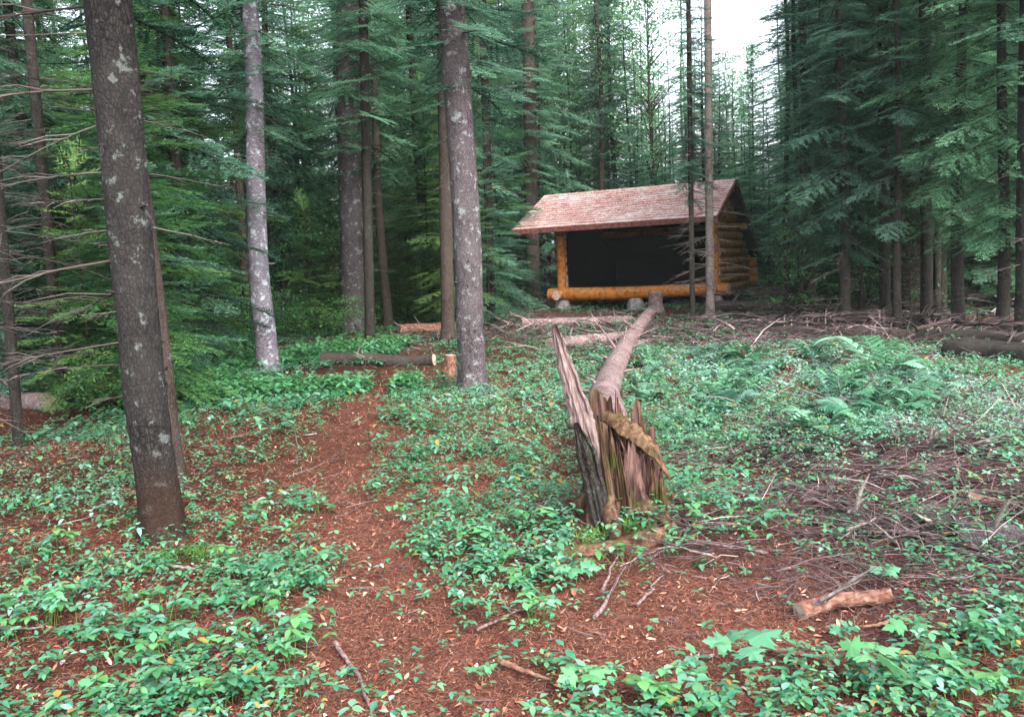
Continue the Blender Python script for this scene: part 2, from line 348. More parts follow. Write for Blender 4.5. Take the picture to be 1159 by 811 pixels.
def zones(x, y):
    path = path_f(x, y)
    jit = (fbm(x * 1.1, y * 1.1, 77) - 0.5)
    slash = np.maximum.reduce([ell(x, y, 1030, 575, 1.9, 0.9) * .85, ell(x, y, 1120, 640, 1.0, 0.7), ell(x, y, 980, 375, 5.0, 3.6), ell(x, y, 1120, 480, 2.2, 1.9), ell(x, y, 640, 372, 3.2, 3.0) * 0.7])
    slash = np.clip(slash + jit * 0.7, 0, 1) * (slash > 0)
    fernz = np.maximum.reduce([ell(x, y, 850, 455, 2.4, 3.4), ell(x, y, 1000, 445, 2.2, 2.4), ell(x, y, 880, 530, 1.1, 1.1) * .8, ell(x, y, 1110, 460, 2.2, 2.6) * .85])
    patch = np.maximum.reduce([ell(x, y, 550, 610, 0.62, 0.85), ell(x, y, 545, 500, 0.9, 1.2), ell(x, y, 300, 425, 2.8, 3.8) * 1.15, ell(x, y, 70, 480, 1.4, 1.6) * .7, ell(x, y, 260, 480, 1.2, 1.2) * .7, ell(x, y, 470, 440, 1.4, 2.5) * .8, ell(x, y, 310, 590, .45, .6) * .7, ell(x, y, 60, 560, .9, .7) * .6, ell(x, y, 320, 650, 0.6, 0.7), ell(x, y, 90, 420, 2.5, 2.6),
                               ell(x, y, 660, 785, 0.25, 0.12) * .6, ell(x, y, 1030, 790, 0.5, 0.22) * .4, ell(x, y, 90, 770, 0.9, 0.42) * .25, ell(x, y, 210, 730, 0.5, 0.4) * .35, ell(x, y, 1085, 740, 0.4, 0.3)])
    bare2 = np.maximum.reduce([ell(x, y, 720, 720, 0.62, 0.55), ell(x, y, 880, 680, 0.5, 0.5), ell(x, y, 950, 740, .35, .25) * .6])
    bare = np.maximum.reduce([ell(x, y, 690, 760, 0.75, 0.30) * .8, ell(x, y, 700, 690, 0.75, 0.62), ell(x, y, 860, 690, 0.6, 0.5), ell(x, y, 1000, 720, 0.4, 0.2), ell(x, y, 330, 540, 0.5, 0.6), ell(x, y, 60, 520, 1.0, 0.9)])
    base = 0.42 + 0.85 * np.clip((fbm(x * 0.9, y * 0.9, 41) - 0.44) * 3.2, 0, 1)
    base = base * np.where((x < -.7) & (y < 9), np.where(y < 5, .50, .70), 1.0)
    den = np.maximum(base * (1 - 0.88 * bare), np.maximum(patch * 0.85, fernz * 1.0)) * (1 - 0.90 * path) * (1 - 0.55 * slash * (1 - .75 * fernz))
    den = den * (1 - 0.75 * bare2) * (1 - np.maximum(ell(x, y, 15, 474, 1.1, .7), ell(x, y, 430, 420, 1.3, .7))) * np.where((x > .6) & (y < 4.4), .36, 1.0)
    den = den * (0.38 + 1.3 * np.clip((fbm(x * 2.4, y * 2.4, 5) - 0.34) * 2.6, 0, 1))
    return den, slash, fernz, path, bare

# ------------------------------------------------------------------ ground, one sheet
def warp(n, lo, hi, p=2.2):
    t = np.linspace(-1, 1, n); s = np.sign(t) * np.abs(t) ** p
    return np.where(s < 0, -s * lo, s * hi)
gx = warp(321, -160, 160, 2.6); gy = np.concatenate([np.linspace(-40, 1.0, 30)[:-1], 1.0 + np.linspace(0, 1, 330) ** 2.1 * 179])
GX, GY = np.meshgrid(gx, gy); GZ = height(GX, GY)
nx, ny = len(gx), len(gy)
mb = MB(); i = np.arange(ny - 1)[:, None] * nx; j = np.arange(nx - 1)[None, :]
mb.add(np.stack([GX, GY, GZ], -1).reshape(-1, 3), np.stack([i + j, i + j + 1, i + nx + j + 1, i + nx + j], -1).reshape(-1, 4), 0.5, 0, True)
g = mb.build('forest_ground', M['ground']); tag(g, kind='structure')
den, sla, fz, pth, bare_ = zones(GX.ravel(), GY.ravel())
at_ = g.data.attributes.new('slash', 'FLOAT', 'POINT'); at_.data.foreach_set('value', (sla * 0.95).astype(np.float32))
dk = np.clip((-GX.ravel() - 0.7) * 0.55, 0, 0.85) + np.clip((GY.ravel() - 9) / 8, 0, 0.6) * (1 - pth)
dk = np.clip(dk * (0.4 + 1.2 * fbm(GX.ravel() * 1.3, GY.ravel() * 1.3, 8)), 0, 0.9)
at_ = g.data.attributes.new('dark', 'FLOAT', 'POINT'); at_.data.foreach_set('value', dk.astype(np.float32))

# ------------------------------------------------------------------ haze
mb = MB(); box(mb, (-130, -45, -4), (130, 150, 45))
hm = NT('haze'); hm.t.nodes.remove(hm.b)
pv = hm.n('ShaderNodeVolumePrincipled'); pv.inputs['Density'].default_value = HAZE_DENSITY; pv.inputs['Color'].default_value = (0.80, 0.96, 0.90, 1); pv.inputs['Anisotropy'].default_value = 0.2
hm.l(pv.outputs[0], hm.out.inputs['Volume'])
hzo = mb.build('haze', hm.m); tag(hzo, kind='stuff')

# ------------------------------------------------------------------ conifers
def make_spray(L, g, step=0.03, nl=0.052, nw=0.017):
    n = max(5, int(L / 0.06))
    tt = np.tile(np.linspace(0.10, 0.98, n), 2) + g.uniform(-.02, .02, 2 * n); side = np.repeat([-1.0, 1.0], n)
    rise = np.clip(tt * 4, 0.25, 1)
    l = (0.05 + 0.50 * L * (1 - tt) ** 0.85 * rise) * g.uniform(0.55, 1.15, 2 * n)
    l = np.minimum(l, 0.75)
    keep = g.random(2 * n) > 0.12; tt, side, l = tt[keep], side[keep], l[keep]
    def axis(t): return np.stack([L * t, 0.04 * L * np.sin(t * 5 + 1), -0.16 * L * t ** 2 + 0.06 * L * t ** 4], -1)
    ang = R(58) - R(22) * tt + g.uniform(-.2, .2, len(tt))
    d = np.stack([np.cos(ang), side * np.sin(ang), g.uniform(-.22, .08, len(tt))], -1); d /= np.linalg.norm(d, axis=1)[:, None]
    b0 = axis(tt)
    # leading shoot behaves like one more twig
    k = np.maximum(2, (l / step).astype(int)); idx = np.repeat(np.arange(len(l)), k)
    s = np.concatenate([np.linspace(0.015, li, ki) for li, ki in zip(l, k)])
    o = b0[idx] + d[idx] * s[:, None]; o[:, 2] -= 0.22 * s ** 2
    ks = int(L / (step * 0.8)); ta = np.linspace(0.05, 1, ks)
    o = np.concatenate([o, axis(ta)]); dd = np.concatenate([d[idx], np.tile([[1.0, 0, -0.1]], (ks, 1))])
    out_v = []
    for sg in (-1, 1):
        perp = np.stack([-dd[:, 1], dd[:, 0], np.zeros(len(dd))], -1)
        nd = dd * 0.72 + sg * perp * 0.62; nd[:, 2] += g.uniform(-.25, .45, len(dd)); nd /= np.linalg.norm(nd, axis=1)[:, None]
        ln = nl * g.uniform(0.7, 1.35, len(dd))
        wv = np.cross(nd, np.stack([g.uniform(-.5, .5, len(dd)), g.uniform(-.5, .5, len(dd)), np.ones(len(dd))], -1)); wv /= np.linalg.norm(wv, axis=1)[:, None]
        tri = np.stack([o - wv * nw * .5, o + wv * nw * .5, o + nd * ln[:, None]], 1)
        out_v.append(tri)
    v = np.concatenate(out_v).reshape(-1, 3)
    # twig wood as slim triangles
    e = b0 + d * l[:, None]; e[:, 2] -= 0.22 * l ** 2
    pr = np.stack([-d[:, 1], d[:, 0], 0 * l], -1) * 0.003
    wv = np.stack([b0 - pr, b0 + pr, e], 1).reshape(-1, 3)
    ax = axis(np.linspace(0, 1, 6))
    return v, wv, ax
SPRAYS = {}
gs = np.random.default_rng(3)
for L in (0.35, 0.6, 0.9, 1.3, 1.8, 2.4):
    SPRAYS[L] = [make_spray(L, gs, 0.028 if L < 1 else 0.034) for _ in range(3)]

def rotm(yaw, pitch, roll): return np.array((Matrix.Rotation(yaw, 3, 'Z') @ Matrix.Rotation(-pitch, 3, 'Y') @ Matrix.Rotation(roll, 3, 'X')))

def crown(H, z0, Lmax, dz, g, trunk_r=0.05, droop=0.0, nb=(4, 6), gap=0.1, power=0.75):
    mb = MB(); z = z0
    while z < H - 0.05:
        u = (z - z0) / (H - z0)
        Lz = Lmax * max(0.12, (1 - u) ** power) * min(1, 0.55 + u * 3)
        y0 = g.uniform(0, 6.28); n = g.integers(nb[0], nb[1] + 1)
        for k in range(n):
            if g.random() < gap: continue
            L = max(0.22, Lz * g.uniform(0.45, 1.15)); key = min(SPRAYS, key=lambda q: abs(q - L))
            nv, wv, ax = SPRAYS[key][g.integers(3)]
            s = L / key
            Rm = rotm(y0 + k * 6.283 / n + g.uniform(-.35, .35), R(-14 + 42 * u) + g.uniform(-.16, .12) - droop, g.uniform(-.35, .35))
            ofs = np.array([0, 0, z + g.uniform(-dz, dz) * .5])
            sf = 0.55 + 0.45 * s
            P = (nv * s) @ Rm.T + ofs
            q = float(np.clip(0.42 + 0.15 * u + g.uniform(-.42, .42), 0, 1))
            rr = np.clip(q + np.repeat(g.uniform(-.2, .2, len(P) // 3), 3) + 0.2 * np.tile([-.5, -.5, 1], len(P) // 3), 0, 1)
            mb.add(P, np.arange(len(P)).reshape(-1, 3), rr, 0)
            Wd = (wv * s) @ Rm.T + ofs
            mb.add(Wd, np.arange(len(Wd)).reshape(-1, 3), 0.3, 1)
            A = (ax * s) @ Rm.T + ofs
            tube(mb, A, np.linspace(0.012, 0.003, 6) * (0.6 + L * .5), 3, 0.3, 1, cap=False)
        z += dz * g.uniform(0.7, 1.3)
    # leader
    nv, wv, ax = SPRAYS[0.35][0]
    P = nv @ rotm(0, R(88), 0).T + np.array([0, 0, H - 0.15]); mb.add(P, np.arange(len(P)).reshape(-1, 3), 0.7, 0)
    return mb

def dead_twigs(mb, z0, z1, L, n, g, r=0.007, sag=0.15, yaw=None, mi=0):
    for k in range(n):
        z = g.uniform(z0, z1); a = g.uniform(0, 6.28) if yaw is None else g.normal(yaw, 0.5); l = L * g.uniform(0.35, 1.1)
        d = np.array([math.cos(a), math.sin(a), 0]); t = np.linspace(0, 1, 6)
        lift = g.uniform(-.25, .15)
        p = d[None] * (l * t)[:, None] + np.stack([g.normal(0, .015, 6) * t, g.normal(0, .015, 6) * t, z + lift * l * t - sag * l * t ** 2 * g.uniform(0, 1.6)], -1)
        tube(mb, p, r * (1 - 0.8 * t) * (.6 + l * .5), 4, g.uniform(.2, .8), mi, cap=False)
        m = int(5 + l * 9)
        for q in range(m):
            tq = g.uniform(0.2, 0.98); i0 = min(4, int(tq * 5)); b = p[i0] + (p[i0 + 1] - p[i0]) * (tq * 5 - i0)
            sd_ = g.choice([-1, 1]); an = a + sd_ * g.uniform(.5, 1.1); ll = l * g.uniform(.12, .42) * (1.15 - tq)
            e = b + np.array([math.cos(an), math.sin(an), g.uniform(-.45, .1)]) * ll
            mid = (b + e) / 2 + np.array([0, 0, .06 * ll])
            tube(mb, np.array([b, mid, e]), np.array([.0035, .0025, .0012]) * (.6 + .4 * l), 3, g.uniform(.1, .9), mi, cap=False)

def trunk_mesh(H, r0, g, sides=10, n=14, flare=0.35, bend=0.06, seed=1):
    mb = MB(); t = np.linspace(0, 1, n) ** 1.5
    z = -0.15 + (H + 0.15) * t
    r = r0 * (1 - 0.93 * t ** 0.9) * (1 + flare * np.exp(-np.maximum(z, 0) / 0.14))
    p = np.stack([bend * np.sin(z * 0.7 + seed) * np.minimum(z * .3, 1), bend * np.cos(z * 0.55 + seed * 2) * np.minimum(z * .3, 1), z], -1)
    tube(mb, p, np.maximum(r, 0.006), sides, 0.5, 0, cap=False, wob=0.05, seed=seed)
    return mb

gt = np.random.default_rng(21)
PROTO = {}
def proto(key, H, z0, Lmax, dz, r0, mats, bark, nb=(4, 6), gap=.1, dead=None, droop=0.0, power=.75):
    PROTO.setdefault(key, [])
    g = np.random.default_rng(100 + len(PROTO) * 10 + len(PROTO[key]))
    c = crown(H, z0, Lmax, dz, g, droop=droop, nb=nb, gap=gap, power=power).mesh('crown', mats)
    tm = trunk_mesh(H, r0, g, seed=len(PROTO[key]) + 3)
    if dead: dead_twigs(tm, dead[0], dead[1], dead[2], dead[3], g, mi=1)
    t = tm.mesh('trunk', [bark, M['twig_dead']])
    d = None
    PROTO[key].append((c, t, d))
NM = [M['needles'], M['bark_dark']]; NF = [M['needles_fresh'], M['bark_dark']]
for _ in range(2): proto('tall', 16, 2.0, 2.3, 0.36, 0.13, NM, M['bark_dark'], nb=(6, 8), dead=(0.6, 3.2, 1.1, 22), droop=.12)
for _ in range(3): proto('mid', 11, 0.6, 2.1, 0.28, 0.10, NM, M['bark_dark'], nb=(6, 8), droop=.05)
for _ in range(2): proto('mid_fresh', 10, 0.6, 2.0, 0.30, 0.09, NF, M['bark_dark'], nb=(5, 7), gap=.2)
for _ in range(2): proto('pole', 17, 4.6, 1.5, 0.45, 0.11, NM, M['bark_brown'], nb=(4, 6), dead=(1.0, 5.5, 0.9, 34), droop=.15)
for _ in range(2): proto('young', 5.0, 0.2, 1.5, 0.19, 0.045, NM, M['bark_dark'], nb=(5, 7))
for _ in range(2): proto('sapling', 2.4, 0.12, 0.85, 0.16, 0.022, NF, M['bark_dark'], nb=(4, 6))
for _ in range(3): proto('sparse', 15, 2.4, 1.5, 0.40, 0.09, NM, M['bark_dark'], nb=(4, 6), gap=.33, droop=.1, dead=(1.0, 3.5, .8, 18))
for _ in range(1): proto('fresh', 6.0, 0.4, 1.6, 0.22, 0.05, NF, M['bark_dark'], nb=(5, 7), gap=.15)

def leaf_tris(c, d, L, Wd, fold, curl, hi=True):
    """ovate leaves: c base, d direction, folded along the midrib"""
    n = len(c); up = np.tile([0, 0, 1.0], (n, 1)); s = np.cross(d, up); s /= np.linalg.norm(s, axis=1)[:, None] + 1e-9; nn = np.cross(s, d)
    if hi: ts = [(0, 0), (.22, .72), (.48, 1.0), (.76, .62), (1, 0)]
    else: ts = [(0, 0), (.45, 1.0), (1, 0)]
    mids, ls, rs = [], [], []
    for t, w in ts:
        m = c + d * (L * t)[:, None] - nn * (curl * L * t * t)[:, None]
        mids.append(m); e = s * (Wd * .5 * w)[:, None]; u = nn * (fold * Wd * .5 * w)[:, None]
        ls.append(m - e + u); rs.append(m + e + u)
    V = [mids[0]]; K = len(ts)
    for q in range(1, K - 1): V += [ls[q], mids[q], rs[q]]
    V.append(mids[-1]); V = np.stack(V, 1); nv = V.shape[1]; o = np.arange(n)[:, None] * nv
    T = [np.concatenate([o, o + 2, o + 1], 1), np.concatenate([o, o + 3, o + 2], 1)]; last = 1 + 3 * (K - 3); T += [np.concatenate([o + last, o + last + 1, o + nv - 1], 1), np.concatenate([o + last + 1, o + last + 2, o + nv - 1], 1)]
    for q in range(K - 3):
        a_ = 1 + 3 * q
        for e in (0, 1):
            T.append(np.concatenate([o + a_ + e, o + a_ + e + 1, o + a_ + e + 4], 1)); T.append(np.concatenate([o + a_ + e, o + a_ + e + 4, o + a_ + e + 3], 1))
    return V.reshape(-1, 3), np.concatenate(T), nv

def leafy(key, H, z0, Rmax, ncl, lsz, r0, mats, bark, per=24, power=.6):
    g = np.random.default_rng(900 + len(PROTO) * 7 + len(PROTO.get(key, [])))
    tm = trunk_mesh(H * .93, r0, g, bend=.10, seed=int(g.integers(50))); cm = MB()
    for q in range(ncl):
        u = g.random() ** .85; z = z0 + (H - z0) * u; rad = Rmax * ((1 - u) ** power * .95 + .08) * math.sqrt(g.uniform(.05, 1)); a = g.uniform(0, 6.28)
        c0 = np.array([rad * math.cos(a), rad * math.sin(a), z])
        if q % 2 == 0:
            zb_ = max(z0 * .6, z - rad * .75); mid = np.array([c0[0] * .5, c0[1] * .5, (zb_ + z) / 2 + .12 * rad])
            tube(tm, np.array([[0, 0, zb_], mid, c0]), np.array([.016, .010, .003]) * (H / 9) ** .5, 4, .5, 0, cap=False)
        cr_ = g.uniform(.25, .55) * (lsz / .08) ** .6; n = per
        p = c0 + g.normal(0, 1, (n, 3)) * [cr_ * .5, cr_ * .5, cr_ * .16]
        aa = g.uniform(0, 6.28, n); d = np.stack([np.cos(aa), np.sin(aa), g.normal(-.25, .3, n)], -1); d /= np.linalg.norm(d, axis=1)[:, None]
        L = lsz * g.uniform(.6, 1.25, n)
        v, f, nv = leaf_tris(p, d, L, L * g.uniform(.55, .8, n), g.normal(.15, .2, n), g.normal(.15, .2, n), False)
        cm.add(v, f, np.repeat(np.clip(g.normal(.5, .16) + g.normal(0, .14, n), 0, 1), nv), 0)
    PROTO.setdefault(key, []).append((cm.mesh('crown', mats), tm.mesh('trunk', bark), None))
for _ in range(2): leafy('broadleaf', 13, 3.0, 2.6, 330, .12, .09, M['leaf_tree'], M['bark_brown'])
for _ in range(3): leafy('leafy_sapling', 3.4, .35, 1.15, 90, .085, .022, M['leaf_sapling'], M['bark_brown'], power=.45)
for _ in range(2): leafy('low_shrub', 1.25, .10, .75, 46, .075, .012, M['leaf_sapling'], M['bark_brown'], per=22, power=.4)
def plant_tree(key, x, y, s, label, group, cat='tree', name='spruce_tree', lean=(0, 0)):
    c, t, d = PROTO[key][random.randrange(len(PROTO[key]))]
    o = thing(name, label, cat, (x, y, hz(x, y) - 0.02), random.uniform(0, 6.28), group)
    o.rotation_euler = (lean[0], lean[1], o.rotation_euler[2]); o.scale = (s * random.uniform(.9, 1.1), s * random.uniform(.9, 1.1), s)
    for nm, me in (('trunk', t), ('crown', c), ('dead_branches', d)):
        if me: ob = bpy.data.objects.new(nm, me); C.objects.link(ob); ob.parent = o
    return o

# ------------------------------------------------------------------ hero trees: base pixel, depth, pixel the stem passes at frame top
def hero(base_px, Y, top_px, wbase, wtop, mat, label, name='spruce_tree', H=13.0, z0=5.0, Lmax=1.6, crown_key='pole', twigs=None, top_py=0, seed=1, roots=True, sides=20, flare=0.30, moss=False, kink=0.0, tparts=0, rough=0, nt=22, tz=(1.0, 6.5), crown_on=True, yaw=None):
    xg = at(base_px, 420, Y).x
    for _ in range(6):                                       # refine so that the base lands under the pixel column
        b = Vector((xg, Y, hz(xg, Y))); px, py, _d = project(np.array(b.x), np.array(b.y), np.array(b.z)); xg += (base_px - float(px)) / F_PX * Y
    base = Vector((xg, Y, hz(xg, Y))); top = at(top_px, top_py, Y)
    dirn = (top - base); k = H / dirn.z; tip = base + dirn * k
    o = thing(name, label, 'tree', base)
    n = 46; t = np.linspace(0, 1, n) ** 1.8
    zl = -0.2 + (H + 0.2) * t
    r_b = wbase / 2 / F_PX * Y; zt = dirn.z; r_t = wtop / 2 / F_PX * Y
    r = np.interp(zl, [0, zt, H], [r_b, r_t, 0.02]) * (1 + flare * np.exp(-np.maximum(zl, 0) / 0.16))
    dl = np.array(tip - base) / H
    g = np.random.default_rng(seed)
    p = dl[None] * zl[:, None] + np.stack([kink * np.sin(zl * 1.1 + seed), kink * np.cos(zl * .9 + seed), 0 * zl], -1) * np.clip(zl, 0, 1)[:, None]
    mb = MB()
    if rough:
        n = 520; t = np.linspace(0, 1, n) ** 1.25; zl = -0.2 + (H + 0.2) * t; S = 84; th_ = np.linspace(0, 2 * PI, S, endpoint=False)
        r = np.interp(zl, [0, zt, H], [r_b, r_t, 0.02]) * (1 + flare * np.exp(-np.maximum(zl, 0) / 0.16))
        p = dl[None] * zl[:, None] + np.stack([kink * np.sin(zl * 1.1 + seed), kink * np.cos(zl * .9 + seed), 0 * zl], -1) * np.clip(zl, 0, 1)[:, None]
        cs, sn = np.cos(th_)[None], np.sin(th_)[None]; zz = zl[:, None]
        lump = vnoise(cs * 1.3 + zz * .9 + 40, sn * 1.3 + zz * 1.1 + 7, seed) - .5
        fl_ = np.abs(vnoise(cs * 7 + 60, sn * 7 + zz * 16, seed + 1) - .5) + .6 * np.abs(vnoise(sn * 15 + 33, cs * 15 + zz * 34, seed + 2) - .5)
        but = np.exp(-np.maximum(zz, 0) / .14) * .16 * np.sin(th_ * 5 + seed)[None]
        rr = r[:, None] * (1 + .07 * lump + but) + rough * (fl_ - .35)
        v = p[:, None, :] + rr[..., None] * np.stack([cs + 0 * zz, sn + 0 * zz, 0 * cs + 0 * zz], -1)
        i_ = np.arange(n - 1)[:, None] * S; j_ = np.arange(S)[None]; k_ = (j_ + 1) % S
        mb.add(v.reshape(-1, 3), np.stack([i_ + j_, i_ + k_, i_ + S + k_, i_ + S + j_], -1).reshape(-1, 4), .5, 0, True)
    else: tube(mb, p, r, sides, 0.5, 0, cap=False, wob=0.06, seed=seed)
    if roots:
        for k2 in range(6):
            a = k2 * 1.05 + g.uniform(-.3, .3); q = np.linspace(0, 1, 6)
            rp = np.stack([np.cos(a) * r_b * (0.55 + 2.0 * q), np.sin(a) * r_b * (0.55 + 2.0 * q), 0.17 * (1 - q) ** 2.2 * (r_b / .13) - 0.03 - .05 * q], -1)
            tube(mb, rp, r_b * (0.42 - 0.34 * q), 7, 0.5, 0, cap=False, wob=.1, seed=k2)
    # stubs
    for k2 in range(10):
        z = g.uniform(0.5, 6); a = g.uniform(0, 6.28); c0 = dl * z; rr = np.interp(z, [0, zt, H], [r_b, r_t, .02])
        d = np.array([math.cos(a), math.sin(a), g.uniform(-.1, .4)])
        tube(mb, np.array([c0 + d * rr * .7, c0 + d * (rr + g.uniform(.01, .05))]), [.012, .007], 5, .5, 0)
    mb.build('trunk', mat, o)
    if twigs:
        for zc, l, a in twigs:
            dm = MB(); dead_twigs(dm, 0, .02, l, 1, g, r=.0055, sag=.12, yaw=a)
            db = dm.build('dead_branch', M['twig_dead'], o); db.location = dl * zc
    if tparts:
        for k2 in range(nt):
            dm = MB(); zc = g.uniform(*tz); dead_twigs(dm, 0, .02, tparts, 1, g, yaw=yaw); db = dm.build('dead_branch', M['twig_dead'] if crown_on else M['dead_wood'], o); db.location = dl * zc
    if crown_on:
        cm = PROTO[crown_key][seed % len(PROTO[crown_key])][0]
        co = bpy.data.objects.new('crown', cm); C.objects.link(co); co.parent = o
        co.rotation_euler = Vector((0, 0, 1)).rotation_difference(Vector(dl)).to_euler()
        co.scale = (Lmax / 1.5, Lmax / 1.5, H / 17.0)
    return o, base, dl

tw_left = [(0.9 + 0.16 * k, 0.9 + 0.5 * (k % 3), PI + (-.5 + .33 * (k % 4))) for k in range(15)] + [(1.9 + .3 * k, .7, 0.2 + .25 * k) for k in range(4)]
hero(186, 5.25, 117, 45, 50, M['bark_grey'], 'thick grey lichen spotted trunk leaning left in the left foreground', twigs=tw_left, seed=4, sides=28, kink=.02, rough=.012)
hero(200, 6.6, 132, 20, 18, M['bark_brown'], 'slim brown trunk half hidden just behind the thick left foreground trunk', seed=6, kink=.01)
hero(303, 12.9, 279, 25, 17, M['bark_birch'], 'pale whitish birch trunk at the left edge of the green clearing', name='birch_tree', seed=9, kink=.04, tparts=.7)
hero(536, 9.9, 512, 31, 30, M['bark_pale'], 'straight mottled grey trunk standing in the middle beside the path', seed=12, sides=28, kink=.02, tparts=.55, rough=.016)
hero(507, 15.6, 501, 15, 14, M['bark_brown'], 'brown trunk close behind the left side of the mottled middle trunk', seed=15)
hero(557, 18.2, 546, 10, 9, M['bark_dark'], 'thin dark mossy trunk just right of the mottled middle trunk', seed=17, tparts=.8)
hero(400, 19.0, 393, 27, 25, M['bark_pale'], 'broad pale brown trunk showing through the firs behind the path', seed=18, flare=.15)
hero(419, 15.4, 411, 11, 10, M['bark_dark'], 'thin dark trunk with a reddish foot beside the dark fallen log', seed=20, tparts=.7)
hero(604, 27.0, 597, 15, 14, M['bark_brown'], 'brown trunk behind the left end of the shelter roof', seed=22)
hero(784, 17.2, 779, 6, 5, M['bark_dark'], 'very thin dark stem in front of the shelter opening', seed=24, tparts=.8, nt=34, tz=(.7, 3.6), H=9, Lmax=.9)
hero(804, 18.0, 801, 10, 8, M['dead_wood'], 'grey dead twiggy stem in front of the shelter right corner', name='dead_spruce', seed=26, tparts=1.1, nt=60, tz=(.5, 4.2), H=9, Lmax=.9, crown_on=False)
hero(918, 17.6, 908, 10, 8, M['bark_dark'], 'thin dark trunk right of the shelter rising from the brush pile', seed=28, tparts=.9)
hero(1002, 15.8, 999, 12, 11, M['bark_dark'], 'dark slim trunk left of the pair of trunks on the right', seed=30, tparts=1.0)
hero(1027, 17.6, 1024, 36, 30, M['bark_dark'], 'thick dark brown trunk between two slim trunks on the right', seed=32, flare=.15)
hero(1049, 15.2, 1047, 13, 12, M['bark_dark'], 'dark slim trunk right of the thick brown trunk', seed=34, tparts=1.0)
hero(1163, 12.5, 1168, 26, 24, M['bark_dark'], 'dark trunk cut off by the right edge of the photo', seed=36, tparts=1.2)
hero(205, 15.5, 190, 14, 12, M['bark_dark'], 'dark trunk in the firs between the left foreground trunk and the birch', seed=38, tparts=.9)
hero(985, 21.0, 982, 14, 12, M['bark_brown'], 'brown trunk further back left of the dark slim trunks', seed=40)
hero(1098, 20.0, 1096, 16, 14, M['bark_brown'], 'brown trunk in shade behind the dark root pile on the right', seed=42)
for k, (px, Y, l) in enumerate(((22, 8.6, 'grey dead spruce bristling with bare twigs at the left edge'), (72, 10.5, 'dead spruce with bare drooping twigs behind the left foreground trunk'), (-40, 6.8, 'bare dead spruce whose twigs reach in from the left edge'))):
    o, b, dl = hero(px, Y, px - 42, 12, 11, M['bark_dark'], l, name='dead_spruce', seed=50 + k, H=10, crown_on=False)
    for q in range(2):
        gg = np.random.default_rng(60 + k * 3 + q)
        for r_ in range(26):
            dm = MB(); dead_twigs(dm, 0, .02, 1.3, 1, gg, r=.0045); db = dm.build('dead_branch', M['twig_dead'], o); db.location = dl * gg.uniform(0.5 + q * 1.6, 2.3 + q * 1.8)

# ------------------------------------------------------------------ the wood around
def free(px, Y):
    if Y < 9: return False
    if px < 440: return Y > 10.5 if px < 215 else Y > 17.5
    if px < 570: return Y > 19
    if px < 850: return Y > 27.5
    if px < 935: return Y > 25.5
    return Y > 16.3
placed = []
LBL = {'L': ('dark green spruce in the dense stand left of the path', 'spruces left of the path'),
       'M': ('hazy green spruce rising behind the log shelter', 'spruces behind the shelter'),
       'R': ('dark teal spruce with drooping boughs in the stand on the right', 'spruces right of the shelter')}
gq = np.random.default_rng(77)
tries = 0
while len(placed) < 205 and tries < 20000:
    tries += 1
    Y = 10.5 + 42 * gq.random() ** 1.15; px = gq.uniform(-160, 1320)
    if not free(px, Y): continue
    x = at(px, 300, Y).x
    if any((x - a) ** 2 + (Y - b) ** 2 < (1.25 if Y < 25 else 1.7) ** 2 for a, b in placed): continue
    gap = 700 < px < 905
    if gap and gq.random() < .45: continue
    placed.append((x, Y))
    zone = 'L' if px < 560 else ('M' if px < 860 else 'R')
    u = gq.random()
    if gap: key, s = ('mid', gq.uniform(.62, .9)) if u < .6 else ('tall', gq.uniform(.55, .68))
    elif px > 850: key, s = ('mid', gq.uniform(.9, 1.3)) if u < .55 else ('tall', gq.uniform(.8, 1.1))
    else: key, s = ('mid', gq.uniform(.8, 1.2)) if .20 < u < .45 and zone != 'L' else ('mid_fresh', gq.uniform(.7, 1.15)) if u < (.40 if zone == 'L' else .20) else ('mid', gq.uniform(.8, 1.2)) if u < .45 else (('tall', gq.uniform(.8, 1.1)) if u < .75 else ('pole', gq.uniform(.8, 1.1)))
    plant_tree(key, x, Y, s, LBL[zone][0], LBL[zone][1])
for k in range(60):
    for t_ in range(60):
        Y = gq.uniform(27.5, 52); px = gq.uniform(560, 935); x = at(px, 300, Y).x
        if all((x - a) ** 2 + (Y - b) ** 2 > 1.0 for a, b in placed): break
    placed.append((x, Y))
    top = gq.uniform(90, 165) if 800 < px < 885 else (gq.uniform(-60, 70) if px > 700 else -80)
    s_ = ((292 - top) / F_PX * Y + 1.2) / 15
    plant_tree('sparse', x, Y, min(s_, 1.25), LBL['M'][0], LBL['M'][1])
# young firs at the clearing's edge
n = 0; tries = 0
while n < 120 and tries < 5000:
    tries += 1
    px = gq.uniform(-60, 1240); Y = gq.uniform(9.5, 30)
    if 440 < px < 575 and Y < 17: continue
    if 575 < px < 900 and Y < 27: continue
    if px >= 860 and Y < 16.5: continue
    if px < 230 and Y < 9.5: continue
    if 215 <= px < 440 and Y < 18: continue
    x = at(px, 300, Y).x; n += 1
    if px < 560:
        key, s = ('sapling', gq.uniform(.6, 1.2)) if gq.random() < .5 else (('young', gq.uniform(.6, 1.0)) if gq.random() < .6 else ('fresh', gq.uniform(.7, 1.1)))
        plant_tree(key, x, Y, s, 'bushy young fir with soft green sprays left of the shelter', 'young firs left of the shelter', 'fir', 'fir_tree')
    else:
        key, s = ('young', gq.uniform(.7, 1.1)) if gq.random() < .75 else ('sapling', gq.uniform(.6, 1.2))
        plant_tree(key, x, Y, s, 'bushy young fir in the shade behind and right of the shelter', 'young firs right of the shelter', 'fir', 'fir_tree')
